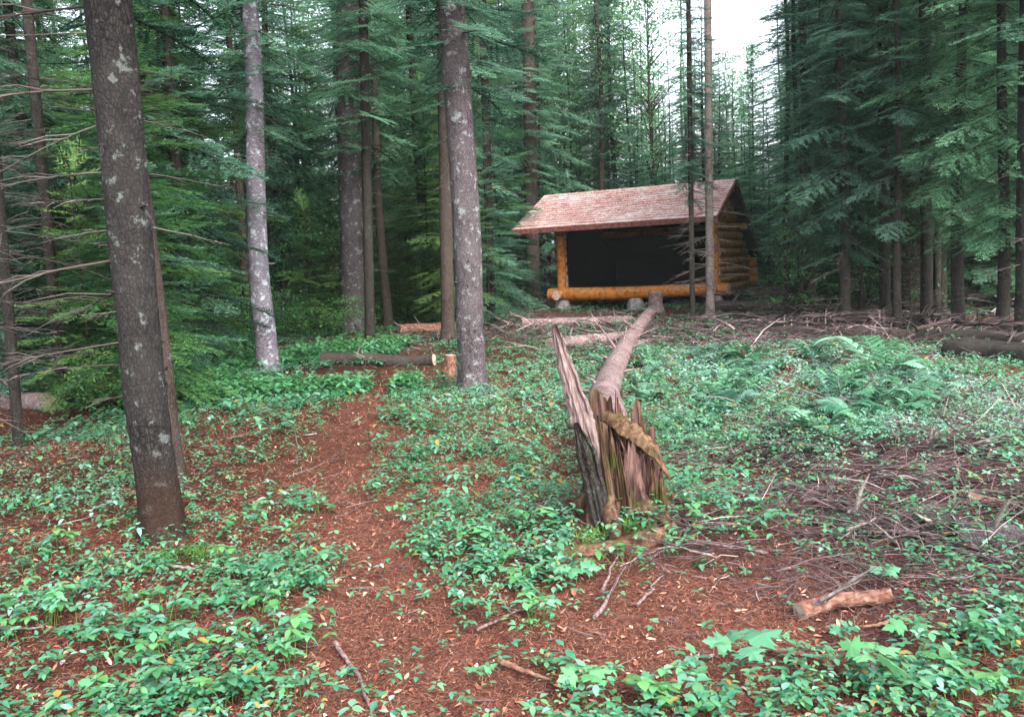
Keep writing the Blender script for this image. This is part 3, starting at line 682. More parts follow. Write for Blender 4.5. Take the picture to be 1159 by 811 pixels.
for k in range(13):                                            # lower crowns closing the foot of the sky gap
    Y = gq.uniform(29, 46); px = 770 + 9.5 * k + gq.uniform(-5, 5); x = at(px, 300, Y).x; placed.append((x, Y))
    plant_tree('mid' if k % 3 else 'sparse', x, Y, ((292 - gq.uniform(85, 150)) / F_PX * Y + 1.2) / (11 if k % 3 else 15), LBL['M'][0], LBL['M'][1])
def ok(x, Y, d): return all((x - a) ** 2 + (Y - b) ** 2 > d * d for a, b in placed)
for k in range(22):                                            # broadleaf trees between the conifers
    for t_ in range(80):
        Y = gq.uniform(28, 48); px = gq.uniform(330, 1100) if k > 6 else gq.uniform(590, 760); x = at(px, 300, Y).x
        if ok(x, Y, 1.0): break
    placed.append((x, Y)); top = gq.uniform(60, 120) if 805 < px < 885 else -60
    plant_tree('broadleaf', x, Y, min(1.5, ((292 - top) / F_PX * Y + 1.2) / 13), 'light green broadleaf tree among the spruces behind the clearing', 'broadleaf trees among the spruces', name='broadleaf_tree')
for k in range(34):
    for t_ in range(80):
        px = gq.uniform(-40, 500); Y = gq.uniform(11.5, 24) if px < 210 else gq.uniform(18.5, 28); x = at(px, 300, Y).x
        if (abs(px - 303) > 28 or Y > 14) and (abs(px - 400) > 26 or Y > 19.5) and ok(x, Y, .8): break
    plant_tree('leafy_sapling', x, Y, gq.uniform(.55, 1.1), 'leafy broadleaf sapling in the undergrowth left of the path', 'leafy saplings left of the path', 'sapling', 'leafy_sapling')
for k in range(20):
    px = gq.uniform(890, 1200); Y = gq.uniform(16.5, 24); x = at(px, 300, Y).x
    plant_tree('leafy_sapling', x, Y, gq.uniform(.5, .9), 'leafy broadleaf sapling in the shade right of the shelter', 'leafy saplings right of the shelter', 'sapling', 'leafy_sapling')
for k in range(40):
    px = gq.uniform(-60, 430); Y = gq.uniform(9.8, 17) if px < 200 else gq.uniform(16.5, 22); x = at(px, 300, Y).x
    if abs(px - 303) < 30 and Y < 13.2: continue
    plant_tree('low_shrub', x, Y, gq.uniform(.5, 1.0), 'low leafy shrub at the edge of the wood left of the path', 'low shrubs left of the path', 'shrub', 'leafy_shrub')
for px, Y, key, sc_ in ((892, 19.3, 'sparse', .8), (905, 17.5, 'sparse', .75), (955, 15.0, 'tall', .72), (1085, 14.0, 'tall', .8), (1135, 13.2, 'tall', .75), (1015, 14.2, 'sparse', .8), (1060, 16.0, 'sparse', .9), (975, 17.5, 'sparse', .9)):
    plant_tree(key, at(px, 300, Y).x, Y, sc_, 'dark teal spruce standing close behind the brush pile on the right', 'spruces behind the brush pile')
# far wood: reads as one mass
fw = MB(); gf = np.random.default_rng(5)
for k in range(420):
    Y = gf.uniform(54, 84); x = gf.uniform(-1, 1) * Y * 0.85; z = hz(x, Y); H = gf.uniform(8, 15)
    px = float(project(np.array(x), np.array(Y), np.array(z))[0])
    if 640 < px < 905: H *= .45
    tube(fw, [[x, Y, z], [x, Y, z + H]], [.12, .03], 4, .1, 1, cap=False)
    m = 150; u = gf.random(m); zz = z + H * (.08 + .92 * u); rad = (1 - u) ** .75 * 2.1 * np.sqrt(gf.random(m)) ; a = gf.uniform(0, 6.28, m)
    c = np.stack([x + rad * np.cos(a), Y + rad * np.sin(a), zz - rad * .25], -1)
    d = np.stack([np.cos(a), np.sin(a), gf.uniform(-.5, .1, m)], -1); pr = np.stack([-np.sin(a), np.cos(a), gf.uniform(-.3, .3, m)], -1)
    L = gf.uniform(.3, .8, m)[:, None]
    tri = np.stack([c - pr * L * .35, c + pr * L * .35, c + d * L], 1).reshape(-1, 3)
    fw.add(tri, np.arange(len(tri)).reshape(-1, 3), np.repeat(gf.uniform(0, .9, m), 3), 0)
tag(fw.build('far_wood', NM), kind='stuff')

# ------------------------------------------------------------------ shelter
SY = 22.5; yaw = -R(26)
sp = at(636, 328, SY); SG = 0.40
sh = thing('log_shelter', 'open fronted orange log shelter with weathered pink shingle roof', 'shelter', (sp.x, SY, SG), yaw)
WD, DP = 3.86, 3.9
def logx(mb, x0, x1, y, z, r, s=0, mi=0):
    n = max(4, int((x1 - x0) / .5)); t = np.linspace(x0, x1, n)
    tube(mb, np.stack([t, y + .012 * np.sin(t * 2 + s), z + .012 * np.sin(t * 1.7 + s * 2)], -1), r * (1 + .06 * np.sin(t + s)), 12, (s * .37) % 1, mi, cap=1)
def logy(mb, y0, y1, x, z, r, s=0, mi=0):
    n = max(4, int((y1 - y0) / .5)); t = np.linspace(y0, y1, n)
    tube(mb, np.stack([x + .012 * np.sin(t * 2 + s), t, z + .012 * np.sin(t * 1.7 + s * 2)], -1), r * (1 + .06 * np.sin(t + s)), 12, (s * .37) % 1, mi, cap=1)
PL = [M['peeled_log'], M['cut_wood']]
zb = 0.79 - SG; EZ = 2.41 - SG; RZ = 3.34 - SG; OV = 0.9; RUN = 2.14; YR = RUN - OV
slope = (RZ - EZ) / RUN
mb = MB(); logx(mb, -.35, WD + .35, 0, zb, .155, 1); mb.build('front_beam', PL, sh)
for x in (0.0, WD):
    mb = MB(); tube(mb, [[x, 0, zb + .13], [x + .01, 0, 1.2], [x, 0, EZ + OV * slope - .18]], .115, 12, .4, 0, cap=1); mb.build('post', PL, sh)
mb = MB(); logx(mb, -.45, WD + .3, 0, EZ + OV * slope - .16, .12, 3); mb.build('plate_log', PL, sh)
BZ = RZ - (DP + .35 - YR) * .62
def roofz(y): return RZ - abs(y - YR) * (slope if y < YR else .62)
for x in (0.0, WD):
    mb = MB(); z = zb; k = 0
    while z < RZ - .25:
        y0, y1 = 0.16, DP + .28
        if k % 2 == 0 and z < 0.8: y0 = -.38
        while y0 < YR and roofz(y0) < z + .2: y0 += .05
        while y1 > YR and roofz(y1) < z + .2: y1 -= .05
        if y1 - y0 > .3: logy(mb, y0, y1, x, z, .118, k + x)
        z += .212; k += 1
    mb.build('log_wall', [M['wall_log'], M['cut_wood']], sh)
mb = MB(); z = zb + .1; k = 0
while z < roofz(DP) - .2:
    logx(mb, -.28, WD + .28, DP, z, .115, k + 5); z += .212; k += 1
mb.build('log_wall', PL, sh)
mb = MB()
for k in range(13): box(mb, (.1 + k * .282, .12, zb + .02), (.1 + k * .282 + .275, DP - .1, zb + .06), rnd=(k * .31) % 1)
mb.build('floor', M['interior_shade_wood'], sh)
for y in (YR, YR + 1.4, .5):
    mb = MB(); logx(mb, -.6, WD + .25, y, roofz(y) - .17, .09, y * 3); mb.build('purlin', PL, sh)
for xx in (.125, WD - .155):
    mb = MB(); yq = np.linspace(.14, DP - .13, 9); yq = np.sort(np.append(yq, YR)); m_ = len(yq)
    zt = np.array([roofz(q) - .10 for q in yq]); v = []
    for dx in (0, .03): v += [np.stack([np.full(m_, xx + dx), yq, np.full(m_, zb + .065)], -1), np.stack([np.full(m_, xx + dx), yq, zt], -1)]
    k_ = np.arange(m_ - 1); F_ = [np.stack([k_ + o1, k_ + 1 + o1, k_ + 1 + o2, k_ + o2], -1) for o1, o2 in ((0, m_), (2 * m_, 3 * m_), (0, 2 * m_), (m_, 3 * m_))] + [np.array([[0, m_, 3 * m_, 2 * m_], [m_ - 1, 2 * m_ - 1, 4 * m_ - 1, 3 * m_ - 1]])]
    mb.add(np.concatenate(v), np.concatenate(F_), .3); mb.build('shade_lining', M['interior_shade_wood'], sh)  # added dark sheet inside each side wall, stands in for interior shade
mb = MB(); box(mb, (.16, DP - .155, zb + .065), (WD - .16, DP - .122, roofz(DP) - .08)); mb.build('shade_lining', M['interior_shade_wood'], sh)  # added dark sheet before the back wall, likewise painted shade
x0, x1 = -.885, WD + .30
def slab(mb, ya, za, yb, zb_, th, rows, mi=0, seed=0):
    g = np.random.default_rng(seed); L = math.hypot(yb - ya, zb_ - za); dy, dz = (yb - ya) / L, (zb_ - za) / L
    nrm = np.array([0, -dz, dy]); nrm = nrm if nrm[2] > 0 else -nrm
    for k in range(rows):
        a, b = k / rows, (k + 1.12) / rows
        n = 26; xs = np.linspace(x0, x1, n)
        top_a = np.stack([xs, np.full(n, ya + dy * L * a), np.full(n, za + dz * L * a)], -1) + nrm * (th + .016) + g.normal(0, .004, (n, 3)) * [0, 1, 1]
        top_b = np.stack([xs, np.full(n, ya + dy * L * min(b, 1)), np.full(n, za + dz * L * min(b, 1))], -1) + nrm * (th + (.001 if b < 1 else .016))
        bot_a = np.stack([xs, np.full(n, ya + dy * L * a), np.full(n, za + dz * L * a)], -1) + nrm * (th - .004)
        v = np.concatenate([bot_a, top_a, top_b]); q = np.arange(n - 1)
        f = np.concatenate([np.stack([q, q + 1, q + 1 + n, q + n], -1), np.stack([q + n, q + n + 1, q + 2 * n + 1, q + 2 * n], -1)])
        mb.add(v, f, g.random(), mi)
    # deck under the shingles
    c = np.array([[x0, ya, za], [x1, ya, za], [x1, yb, zb_], [x0, yb, zb_]], float); d = c + nrm * th
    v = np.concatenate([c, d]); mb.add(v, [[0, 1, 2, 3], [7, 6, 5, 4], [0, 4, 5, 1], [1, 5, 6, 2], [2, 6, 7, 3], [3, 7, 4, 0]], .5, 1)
rf = MB(); slab(rf, -OV, EZ, YR, RZ, .05, 15, seed=1); slab(rf, DP + .35, BZ, YR + .003, RZ, .05, 16, seed=2)
roof = rf.build('roof', [M['roof'], M['interior_shade_wood']], sh)
mb = MB(); gl_ = np.random.default_rng(91); n_ = 3200
xs_ = gl_.uniform(x0 + .03, x1 - .03, n_); ys_ = gl_.uniform(-OV + .03, YR - .05, n_); zs_ = RZ - (YR - ys_) * slope + .085 + gl_.uniform(0, .012, n_)
a_ = gl_.uniform(0, 6.28, n_); l_ = gl_.uniform(.02, .09, n_); w_ = gl_.uniform(.004, .014, n_); sx_, sy_ = np.cos(a_), np.sin(a_)
A_ = np.stack([xs_ - sy_ * w_, ys_ + sx_ * w_, zs_ + sx_ * w_ * slope], -1); B_ = np.stack([xs_ + sy_ * w_, ys_ - sx_ * w_, zs_ - sx_ * w_ * slope], -1); D_ = np.stack([xs_ + sx_ * l_, ys_ + sy_ * l_, zs_ + sy_ * l_ * slope + .006], -1)
tri_ = np.stack([A_, B_, D_], 1).reshape(-1, 3); mb.add(tri_, np.arange(len(tri_)).reshape(-1, 3), np.repeat(gl_.random(n_) * .95, 3)); tag(mb.build('roof_litter', M['litter'], sh), kind='stuff')
mb = MB(); box(mb, (x0 - .01, -OV - .03, EZ - .07), (x1 + .01, -OV - .004, EZ + .045)); mb.build('fascia', M['dark_board'], roof)
for xx in (x0 - .028, x1 + .003):
    mb = MB()
    for (ya, yb) in ((-OV, YR), (YR, DP + .35)):
        za, zc = roofz(ya), roofz(yb)
        v = []
        for (y, z) in ((ya, za), (yb, zc)):
            for dx in (0, .025):
                for dzz in (-.07, .05): v.append([xx + dx, y, z + dzz])
        mb.add(v, [[0, 1, 3, 2], [4, 6, 7, 5], [0, 4, 5, 1], [2, 3, 7, 6], [1, 5, 7, 3], [0, 2, 6, 4]], .4)
    mb.build('barge_board', M['dark_board'], roof)
gr = np.random.default_rng(8)
for (x, y) in ((0, 0), (WD / 2, 0), (WD, 0), (0, DP), (WD, DP)):
    n_ = 9; mb = MB(); tube(mb, np.stack([np.full(4, x), np.full(4, y), np.linspace(-.25, zb - .14, 4)], -1), [.24, .25, .22, .17], n_, gr.random(), 0, wob=.15, seed=int(x * 7 + y)); mb.build('footing_stone', M['stone'], sh)

# ------------------------------------------------------------------ broken stump, its splinter and the fallen trunk
sb = ground(708, 583); sb.y += .10; sb.z = hz(sb.x, sb.y)
st = thing('broken_stump', 'shattered orange brown stump with torn fibres at the foot of the fallen trunk', 'stump', sb)
N = 150; th = np.linspace(0, 2 * PI, N, endpoint=False); gst = np.random.default_rng(14)
def bumpf(a0, w): return np.exp(-((np.angle(np.exp(1j * (th - R(a0))))) / w) ** 2)
def stump_shell(rad, g):
    topz = 0.20 + 0.30 * bumpf(120, .9) + 0.24 * bumpf(185, .5) + 0.16 * bumpf(40, .6) + 0.10 * bumpf(-20, .3) + 0.20 * bumpf(-125, .24)
    topz += 0.05 * vnoise(th * 4.0, th * 0, 4) + 0.15 * vnoise(th * 10, th * 0, 5) ** 2 + g.uniform(-.02, .03, N)
    fr = 1 + 0.20 * (vnoise(th * 3.5, th * 0, 6) - .5) * 2 + 0.06 * g.uniform(-1, 1, N)
    lv = np.array([-.15, 0, .08, .18, .30, .45, .6, .75, .88, .96, 1.0]); V = []
    for q in lv:
        z = q * topz if q > 0 else np.full(N, q)
        fl = 1 + 0.55 * np.exp(-np.maximum(z, 0) / .10) * (.7 + .5 * np.sin(th * 5 + 1))
        r = rad * fr * fl * (1 + .03 * g.uniform(-1, 1, N)) * (1 - .10 * max(q, 0))
        V.append(np.stack([r * np.cos(th), r * np.sin(th) * .85, z], -1))
    for q, rr in ((.97, .80), (.7, .70), (.4, .60), (.22, .35), (.2, .02)):
        z = q * topz if rr > .5 else np.full(N, .06 + .3 * (q - .2)) + .02 * g.uniform(-1, 1, N)
        V.append(np.stack([rad * rr * fr * np.cos(th), rad * rr * fr * np.sin(th) * .85, z], -1))
    return np.concatenate(V), len(lv) + 5, len(lv)
V, nr, nout = stump_shell(.170, gst)
j = np.arange(N)[None, :]; jn = (j + 1) % N
mb = MB()
i = np.arange(nout)[:, None] * N
FS = np.stack([i + j, i + jn, i + N + jn, i + N + j], -1); hollow = (np.cos(th - R(-62)) + .25 * (vnoise(th * 8, th * 0, 3) - .5) > .62)
mb.add(V, FS[:, ~hollow].reshape(-1, 4), .5, 0, False)
mb.add(V, FS[:3][:, hollow].reshape(-1, 4), .5, 0, False); mb.add(V, FS[3:][:, hollow].reshape(-1, 4), .5, 1, False)
i = np.arange(nout, nr - 1)[:, None] * N
mb.add(V, np.stack([i + j, i + jn, i + N + jn, i + N + j], -1).reshape(-1, 4), .5, 1, False)
for k in range(170):                                         # torn upright fibres
    a = gst.uniform(0, 6.28); r = .185 * gst.uniform(.35, 1.0); z0 = gst.uniform(.05, .25); l = gst.uniform(.10, .28) * (1.2 if math.sin(a) > 0 else .7)
    b = np.array([r * math.cos(a), r * math.sin(a) * .85, z0]); e = b + np.array([gst.normal(0, .03), gst.normal(0, .03), l])
    w = gst.uniform(.002, .011); tube(mb, np.array([b, (b + e) / 2, e]), [w, w * .8, .001], 4, .5, k % 2, smooth=False, flat=.4)
for k in range(6):
    a = k * 1.05 + gst.uniform(-.3, .3); q = np.linspace(0, 1, 9); L = gst.uniform(.18, .34)
    rp = np.stack([np.cos(a) * (.13 + L * q) + .03 * np.sin(q * 5 + k), np.sin(a) * (.13 + L * q), .10 * (1 - q) ** 2 - .09 * q - .01], -1)
    tube(mb, rp, .062 * (1 - .7 * q), 9, .5, 0, cap=False, wob=.2, seed=k)
mb.build('stump_shell', [M['torn_wood'], M['torn_dark']], st)
def slab_strip(mb, pts, wid, thick, rnd=.5, mi=0, seed=0, n=34, jag=.25, wdir=None):
    g = np.random.default_rng(seed); pts = np.array([list(p) for p in pts], float); wid = np.asarray(wid, float)
    u = np.linspace(0, 1, len(pts)); q = np.linspace(0, 1, n)
    P = np.stack([np.interp(q, u, pts[:, k]) for k in range(3)], -1); wq = np.interp(q, u, wid)
    wd = np.array([1, .25, .1]) if wdir is None else np.array(wdir, float); wd /= np.linalg.norm(wd)
    t = np.gradient(P, axis=0); t /= np.linalg.norm(t, axis=1)[:, None]
    nn = np.cross(t, wd); nn /= np.linalg.norm(nn, axis=1)[:, None]
    m = 13; s = np.linspace(-1, 1, m)
    prof = vnoise(np.arange(m) * 1.7, np.zeros(m), seed) - .5
    front = []; back = []
    for k in range(n):
        l = wq[k] * (1 + jag * (vnoise(np.array(k * .8), np.array(1.0), seed + 1) - .5)); r_ = wq[k] * (1 + jag * (vnoise(np.array(k * .8), np.array(9.0), seed + 2) - .5))
        off = np.where(s < 0, s * l, s * r_) / 2
        bul = thick * (1 - s ** 2 * .7) * min(1, wq[k] / max(wid.max(), 1e-3) + .25)
        gro = (prof * .3 + (vnoise(np.arange(m) * 2.3, np.full(m, k * .12), seed + 5) - .5) * .35) * thick
        front.append(P[k] + wd[None] * off[:, None] - nn[k][None] * (bul * .5 + gro)[:, None])
        back.append(P[k] + wd[None] * off[:, None] + nn[k][None] * (bul * .5)[:, None])
    v = np.concatenate([np.array(front).reshape(-1, 3), np.array(back).reshape(-1, 3)]); o = n * m
    F = []
    for k in range(n - 1):
        for e in range(m - 1):
            a = k * m + e; F.append([a, a + 1, a + m + 1, a + m]); F.append([o + a, o + a + m, o + a + m + 1, o + a + 1])
        a = k * m; F.append([a, a + m, o + a + m, o + a]); a = k * m + m - 1; F.append([a, o + a, o + a + m, a + m])
    for k in (0, n - 1):
        for e in range(m - 1): a = k * m + e; F.append([a, o + a, o + a + 1, a + 1])
    mb.add(v, F, rnd, mi, False)
def rel(px, py, dy): return at(px, py, sb.y + dy) - sb
mb = MB()
slab_strip(mb, [rel(688, 600, -.10), rel(678, 540, -.13), rel(659, 475, -.14), rel(641, 418, -.12), rel(627, 368, -.08)], [.13, .14, .125, .085, .04], .06, seed=3, n=60, wdir=(1, .1, .05))
spl = mb.build('splinter', M['splinter'], st)
mb = MB(); slab_strip(mb, [rel(684, 604, -.20), rel(676, 560, -.205), rel(663, 510, -.205), rel(652, 478, -.20)], [.10, .11, .10, .02], .05, seed=8, n=30, wdir=(1, .1, .05))
mb.build('bark_strip', M['bark_dark'], spl)
mb = MB()
slab_strip(mb, [rel(684, 470, .10), rel(704, 480, .0), rel(724, 494, -.09), rel(742, 512, -.14), rel(758, 540, -.15)], [.06, .12, .10, .07, .02], .034, seed=11, n=40, wdir=(.42, .60, .70), jag=.35)
mb.build('mossy_slab', M['slab_wood'], st)
for k, (a, b, w) in enumerate((((703, 590), (690, 480), .05), ((712, 592), (700, 505), .04), ((742, 585), (738, 520), .06), ((698, 594), (676, 470), .045), ((750, 575), (748, 530), .05))):
    mb = MB(); slab_strip(mb, [rel(a[0], a[1], -.17), rel((a[0] + b[0]) / 2, (a[1] + b[1]) / 2, -.18), rel(b[0], b[1], -.13)], [w, w * .9, w * .15], .03, seed=20 + k, n=18, wdir=(1, .1, .05)); mb.build('torn_slab', M['torn_wood'], st)

# fallen trunk from the stump towards the shelter
lp = [at(690, 474, sb.y + .22), at(684, 452, 6.6), at(684, 434, 8.2), at(699, 402, 11), at(715, 376, 14.5), at(737, 350, 19)]
lb = Vector((lp[0].x, lp[0].y, hz(lp[0].x, lp[0].y)))
lg = thing('fallen_tree', 'long pinkish fallen trunk running from the broken stump towards the shelter', 'log', lb)
P = np.array([list(p - lb) for p in lp]); u = np.linspace(0, 1, 6); q = np.linspace(0, 1, 60)
PP = np.stack([np.interp(q, u, P[:, k]) for k in range(3)], -1)
for k in range(60):
    zz = hz(PP[k, 0] + lb.x, PP[k, 1] + lb.y) - lb.z; PP[k, 2] = max(PP[k, 2] - .05, zz + .09)
ker = np.ones(7) / 7; 
for c in (0, 2): PP[3:-3, c] = np.convolve(PP[:, c], ker, 'valid')
mb = MB(); tube(mb, PP, np.interp(q, [0, .15, 1], [.10, .135, .12]), 22, .5, 0, cap=True, wob=.09, seed=2); mb.build('bark', M['bark_log'], lg)
gl = np.random.default_rng(31)
for k in range(26):
    mb = MB()
    qi = gl.integers(18, 58); b = PP[qi]; a = gl.uniform(-.5, PI + .5); l = gl.uniform(.03, .14) if k % 4 else gl.uniform(.15, .4)
    d = np.array([math.cos(a), gl.uniform(.1, .7), abs(math.sin(a)) * .8 + .1]); d /= np.linalg.norm(d)
    tube(mb, np.array([b + d * .08, b + d * (.12 + l * .5) + [0, 0, .01], b + d * (.12 + l)]), [.018, .012, .005], 6, .5)
    mb.build('branch_stub', M['bark_log'], lg)
# ------------------------------------------------------------------ logs lying about
def log_between(a, b, r0, r1, mat, label, name='fallen_log', sink=.25, cat='log', ends=None, sides=14, wob=.12, seed=0, lift=0.0, bend=.05, stubs=4, group=None):
    A, B = ground(*a), ground(*b); n = 22; t = np.linspace(0, 1, n); g = np.random.default_rng(seed + 500)
    o = thing(name, label, cat, (A.x, A.y, A.z), 0, group)
    x = A.x + (B.x - A.x) * t; y = A.y + (B.y - A.y) * t + bend * np.sin(t * PI) ; r = r0 + (r1 - r0) * t
    z = height(x, y) + r * (1 - sink) + lift * t
    zs = np.polyval(np.polyfit(t, z, 3), t)
    p = np.stack([x - A.x, y - A.y, zs - A.z], -1)
    mb = MB(); tube(mb, p, r, sides, .5, 0, cap=1, wob=wob, seed=seed)
    body = mb.build('bark', [mat, ends or M['cut_wood']], o)
    if stubs:
        for k in range(stubs):
            mb = MB()
            i_ = g.integers(2, n - 2); a_ = g.uniform(.2, PI - .2); d = np.array([math.cos(a_) * .7, -.3 + g.uniform(-.4, .4), math.sin(a_)]); l = g.uniform(.06, .3)
            bb = p[i_]; tube(mb, np.array([bb + d * r[i_] * .6, bb + d * (r[i_] + l * .6), bb + d * (r[i_] + l) + [0.02, 0, 0]]), [min(.2 * r[i_], .012) + .004, min(.12 * r[i_], .008) + .003, .003], 5, .5)
            mb.build('branch_stub', M['dead_wood'], o)
    return o
log_between((590, 372), (715, 366), .11, .09, M['bark_log'], 'pinkish log lying crosswise in front of the shelter, farther of two', seed=1)
log_between((622, 396), (712, 386), .11, .10, M['bark_log'], 'pinkish log lying crosswise behind the tall splinter, nearer of two', seed=2)
log_between((365, 413), (492, 413), .105, .085, M['bark_brown'], 'dark log lying across the clearing left of the mottled middle trunk', seed=3)
log_between((452, 378), (520, 374), .11, .10, M['red_wood'], 'reddish rotten log behind the mottled middle trunk', seed=4)
log_between((-60, 466), (58, 464), .12, .10, M['bark_log'], 'pale grey log with sawn end at the left edge', seed=5)
log_between((870, 382), (1092, 388), .13, .11, M['bark_brown'], 'long brown log at the front of the brush pile below the slim right trunks', seed=6, stubs=9)
log_between((800, 352), (1010, 356), .13, .10, M['bark_brown'], 'grey brown log behind the brush pile right of the shelter', seed=7, stubs=9)
log_between((1075, 402), (1230, 424), .16, .15, M['bark_dark'], 'big dark shaded log on the right below the firs', seed=8, stubs=3, sink=.5, wob=.25)
log_between((1040, 390), (1215, 398), .12, .10, M['bark_dark'], 'dark log lying behind the big dark shaded log on the right', seed=28, stubs=6)
log_between((905, 366), (1075, 372), .12, .10, M['bark_dark'], 'thick dark log lying along the back of the brush pile', seed=31, stubs=7)
log_between((1000, 508), (1120, 520), .055, .04, M['bark_dark'], 'dark rotting log among the pale leaves above the grey log on the right', seed=32, stubs=4)
log_between((820, 524), (925, 514), .035, .025, M['bark_brown'], 'short brown log among the leaves just right of the stump', seed=33, stubs=3)
log_between((985, 372), (1110, 404), .08, .06, M['bark_brown'], 'thin brown log slanting down across the brush pile', seed=29, stubs=6)
log_between((930, 602), (1085, 612), .065, .075, M['bark_dark'], 'dark grey log in the twigs right of the stump', seed=9)
log_between((1085, 618), (1230, 632), .07, .06, M['bark_pale'], 'pale grey log running to the right edge among twigs', seed=10)
log_between((1095, 568), (1200, 582), .03, .02, M['red_wood'], 'short reddish branch wood at the right edge above the grey log', seed=11)
log_between((905, 702), (1010, 690), .038, .03, M['red_wood'], 'chunky broken reddish branch on the needles at lower right', name='broken_branch', cat='branch', seed=12, lift=.03, stubs=3)
log_between((598, 634), (765, 606), .040, .055, M['root_bark'], 'mossy tan root running across the foot of the broken stump', name='root', cat='root', seed=13, stubs=0, wob=.3, sink=.75, bend=-.05)
log_between((1090, 372), (1200, 380), .12, .12, M['red_wood'], 'orange brown rotten log in the far right shade', seed=14)
log_between((925, 468), (1040, 440), .035, .02, M['bark_log'], 'thin reddish log slanting through the pale ferns', seed=15, stubs=6)

def branch(pts, r, label, mat='dead_wood', name='fallen_branch', cat='branch', seed=0, twigs=0, lift=.01, arch=0, group=None):
    G = [ground(*p) for p in pts]; A = G[0]; g = np.random.default_rng(seed + 900)
    u = np.linspace(0, 1, len(G)); q = np.linspace(0, 1, 18)
    P = np.stack([np.interp(q, u, [p[k] for p in G]) for k in range(3)], -1)
    Lb = sum((b_ - a_).length for a_, b_ in zip(G[:-1], G[1:])); jn_ = np.interp(np.arange(18), np.arange(0, 18, 3.4), g.normal(0, .016, 6)) * Lb; P[:, 0] += jn_; P[:, 1] += jn_[::-1] * .7
    P[:, 2] = height(P[:, 0], P[:, 1]) + r + lift + arch * np.sin(q * PI) + g.uniform(0, .008, 18)
    P -= np.array(A)
    mb = MB(); tube(mb, P, r * (1 - .6 * q), 8, .5, 0, cap=True, wob=.15, seed=seed)
    if twigs:
        for k in range(twigs):
            i_ = g.integers(3, 17); b = P[i_]; t = P[min(i_ + 1, 17)] - P[i_ - 1]; t /= np.linalg.norm(t); s = g.choice([-1, 1])
            d = t * .7 + np.array([-t[1], t[0], 0]) * s * g.uniform(.4, .9) + [0, 0, g.uniform(-.12, .25)]; l = g.uniform(.1, .45)
            tube(mb, np.array([b, b + d * l * .5 + [0, 0, .01], b + d * l]), [r * .35, r * .25, .0015], 4, g.random() * .7, 1, cap=False)
    o = mb.build(name, [M[mat], M['twig']], loc=A); tag(o, label, cat, group)
    return o
branch([(382, 735), (403, 768), (416, 806)], .011, 'bent pale stick on the path at the bottom edge', 'splinter', 'stick', 'stick', 1)
branch([(562, 754), (590, 766), (625, 778)], .013, 'thick brown stick lying on the needles at the bottom middle', 'red_wood', 'stick', 'stick', 2)
branch([(867, 742), (925, 754), (982, 786)], .014, 'long bent brown stick beside the big maple leaves', 'red_wood', 'stick', 'stick', 3, twigs=2)
branch([(900, 790), (912, 752)], .012, 'short pale stick crossing under the long bent brown stick', 'splinter', 'stick', 'stick', 4)
branch([(676, 708), (708, 650)], .010, 'pale straight stick leaning on the mound, lower of two', 'splinter', 'stick', 'stick', 5, lift=.02)
branch([(680, 682), (700, 640)], .008, 'pale straight stick leaning on the mound, upper of two', 'splinter', 'stick', 'stick', 6, lift=.03)
branch([(565, 678), (577, 700)], .007, 'tiny pale stick on bare needles left of the mound', 'splinter', 'stick', 'stick', 7)
branch([(190, 646), (240, 652)], .010, 'grey stick on the ground right of the left trunk foot', 'dead_wood', 'stick', 'stick', 8)
branch([(770, 548), (850, 528), (925, 516), (1000, 520)], .016, 'long dark branch arching across the twigs right of the stump', 'bark_dark', seed=9, twigs=14, arch=.12)
branch([(870, 484), (930, 486), (1000, 496)], .017, 'straight reddish branch lying in front of the pale ferns', 'bark_log', seed=10, twigs=6)
branch([(985, 540), (1060, 552), (1150, 566)], .012, 'pale thin branch lying above the grey log on the right', 'dead_wood', seed=11, twigs=10)
branch([(1076, 532), (1084, 600)], .012, 'upright pinkish broken branch beside the right hand twigs', 'bark_log', seed=12, twigs=4, lift=.02)
branch([(1100, 624), (1130, 640), (1170, 648)], .014, 'grey branch bent downward below the pale grey log', 'dead_wood', seed=13, twigs=3)
branch([(800, 560), (870, 556), (940, 560)], .012, 'grey branch between stump and twigs', 'dead_wood', seed=14, twigs=10)
branch([(935, 372), (940, 402)], .022, 'short pale upright broken stick in front of the brush pile', 'splinter', 'stick', 'stick', 15, arch=.25)
branch([(1150, 660), (1090, 655)], .010, 'thin reddish twig at the right edge below the grey branch', 'red_wood', 'stick', 'stick', 16)
branch([(862, 384), (890, 368)], .022, 'short bright stick poking from the left end of the brush pile', 'splinter', 'stick', 'stick', 17, arch=.15)
branch([(0, 716), (50, 716)], .010, 'grey stick lying at the lower left edge', 'dead_wood', 'stick', 'stick', 18)
branch([(240, 756), (285, 722)], .007, 'thin reddish twig in the plants at the lower left of the path', 'red_wood', 'stick', 'stick', 19)
branch([(540, 720), (610, 690)], .008, 'pale thin stick pointing to the mound from the path', 'splinter', 'stick', 'stick', 20)
branch([(1048, 705), (975, 718)], .012, 'tan stick lying below the chunky broken branch', 'rot_wood', 'stick', 'stick', 21)
branch([(735, 640), (752, 628)], .008, 'short pale splinter right of the mossy root', 'splinter', 'stick', 'stick', 22)
branch([(725, 690), (750, 655)], .008, 'pale splinter stick on the needles below the stump', 'splinter', 'stick', 'stick', 23)
gb = np.random.default_rng(71)
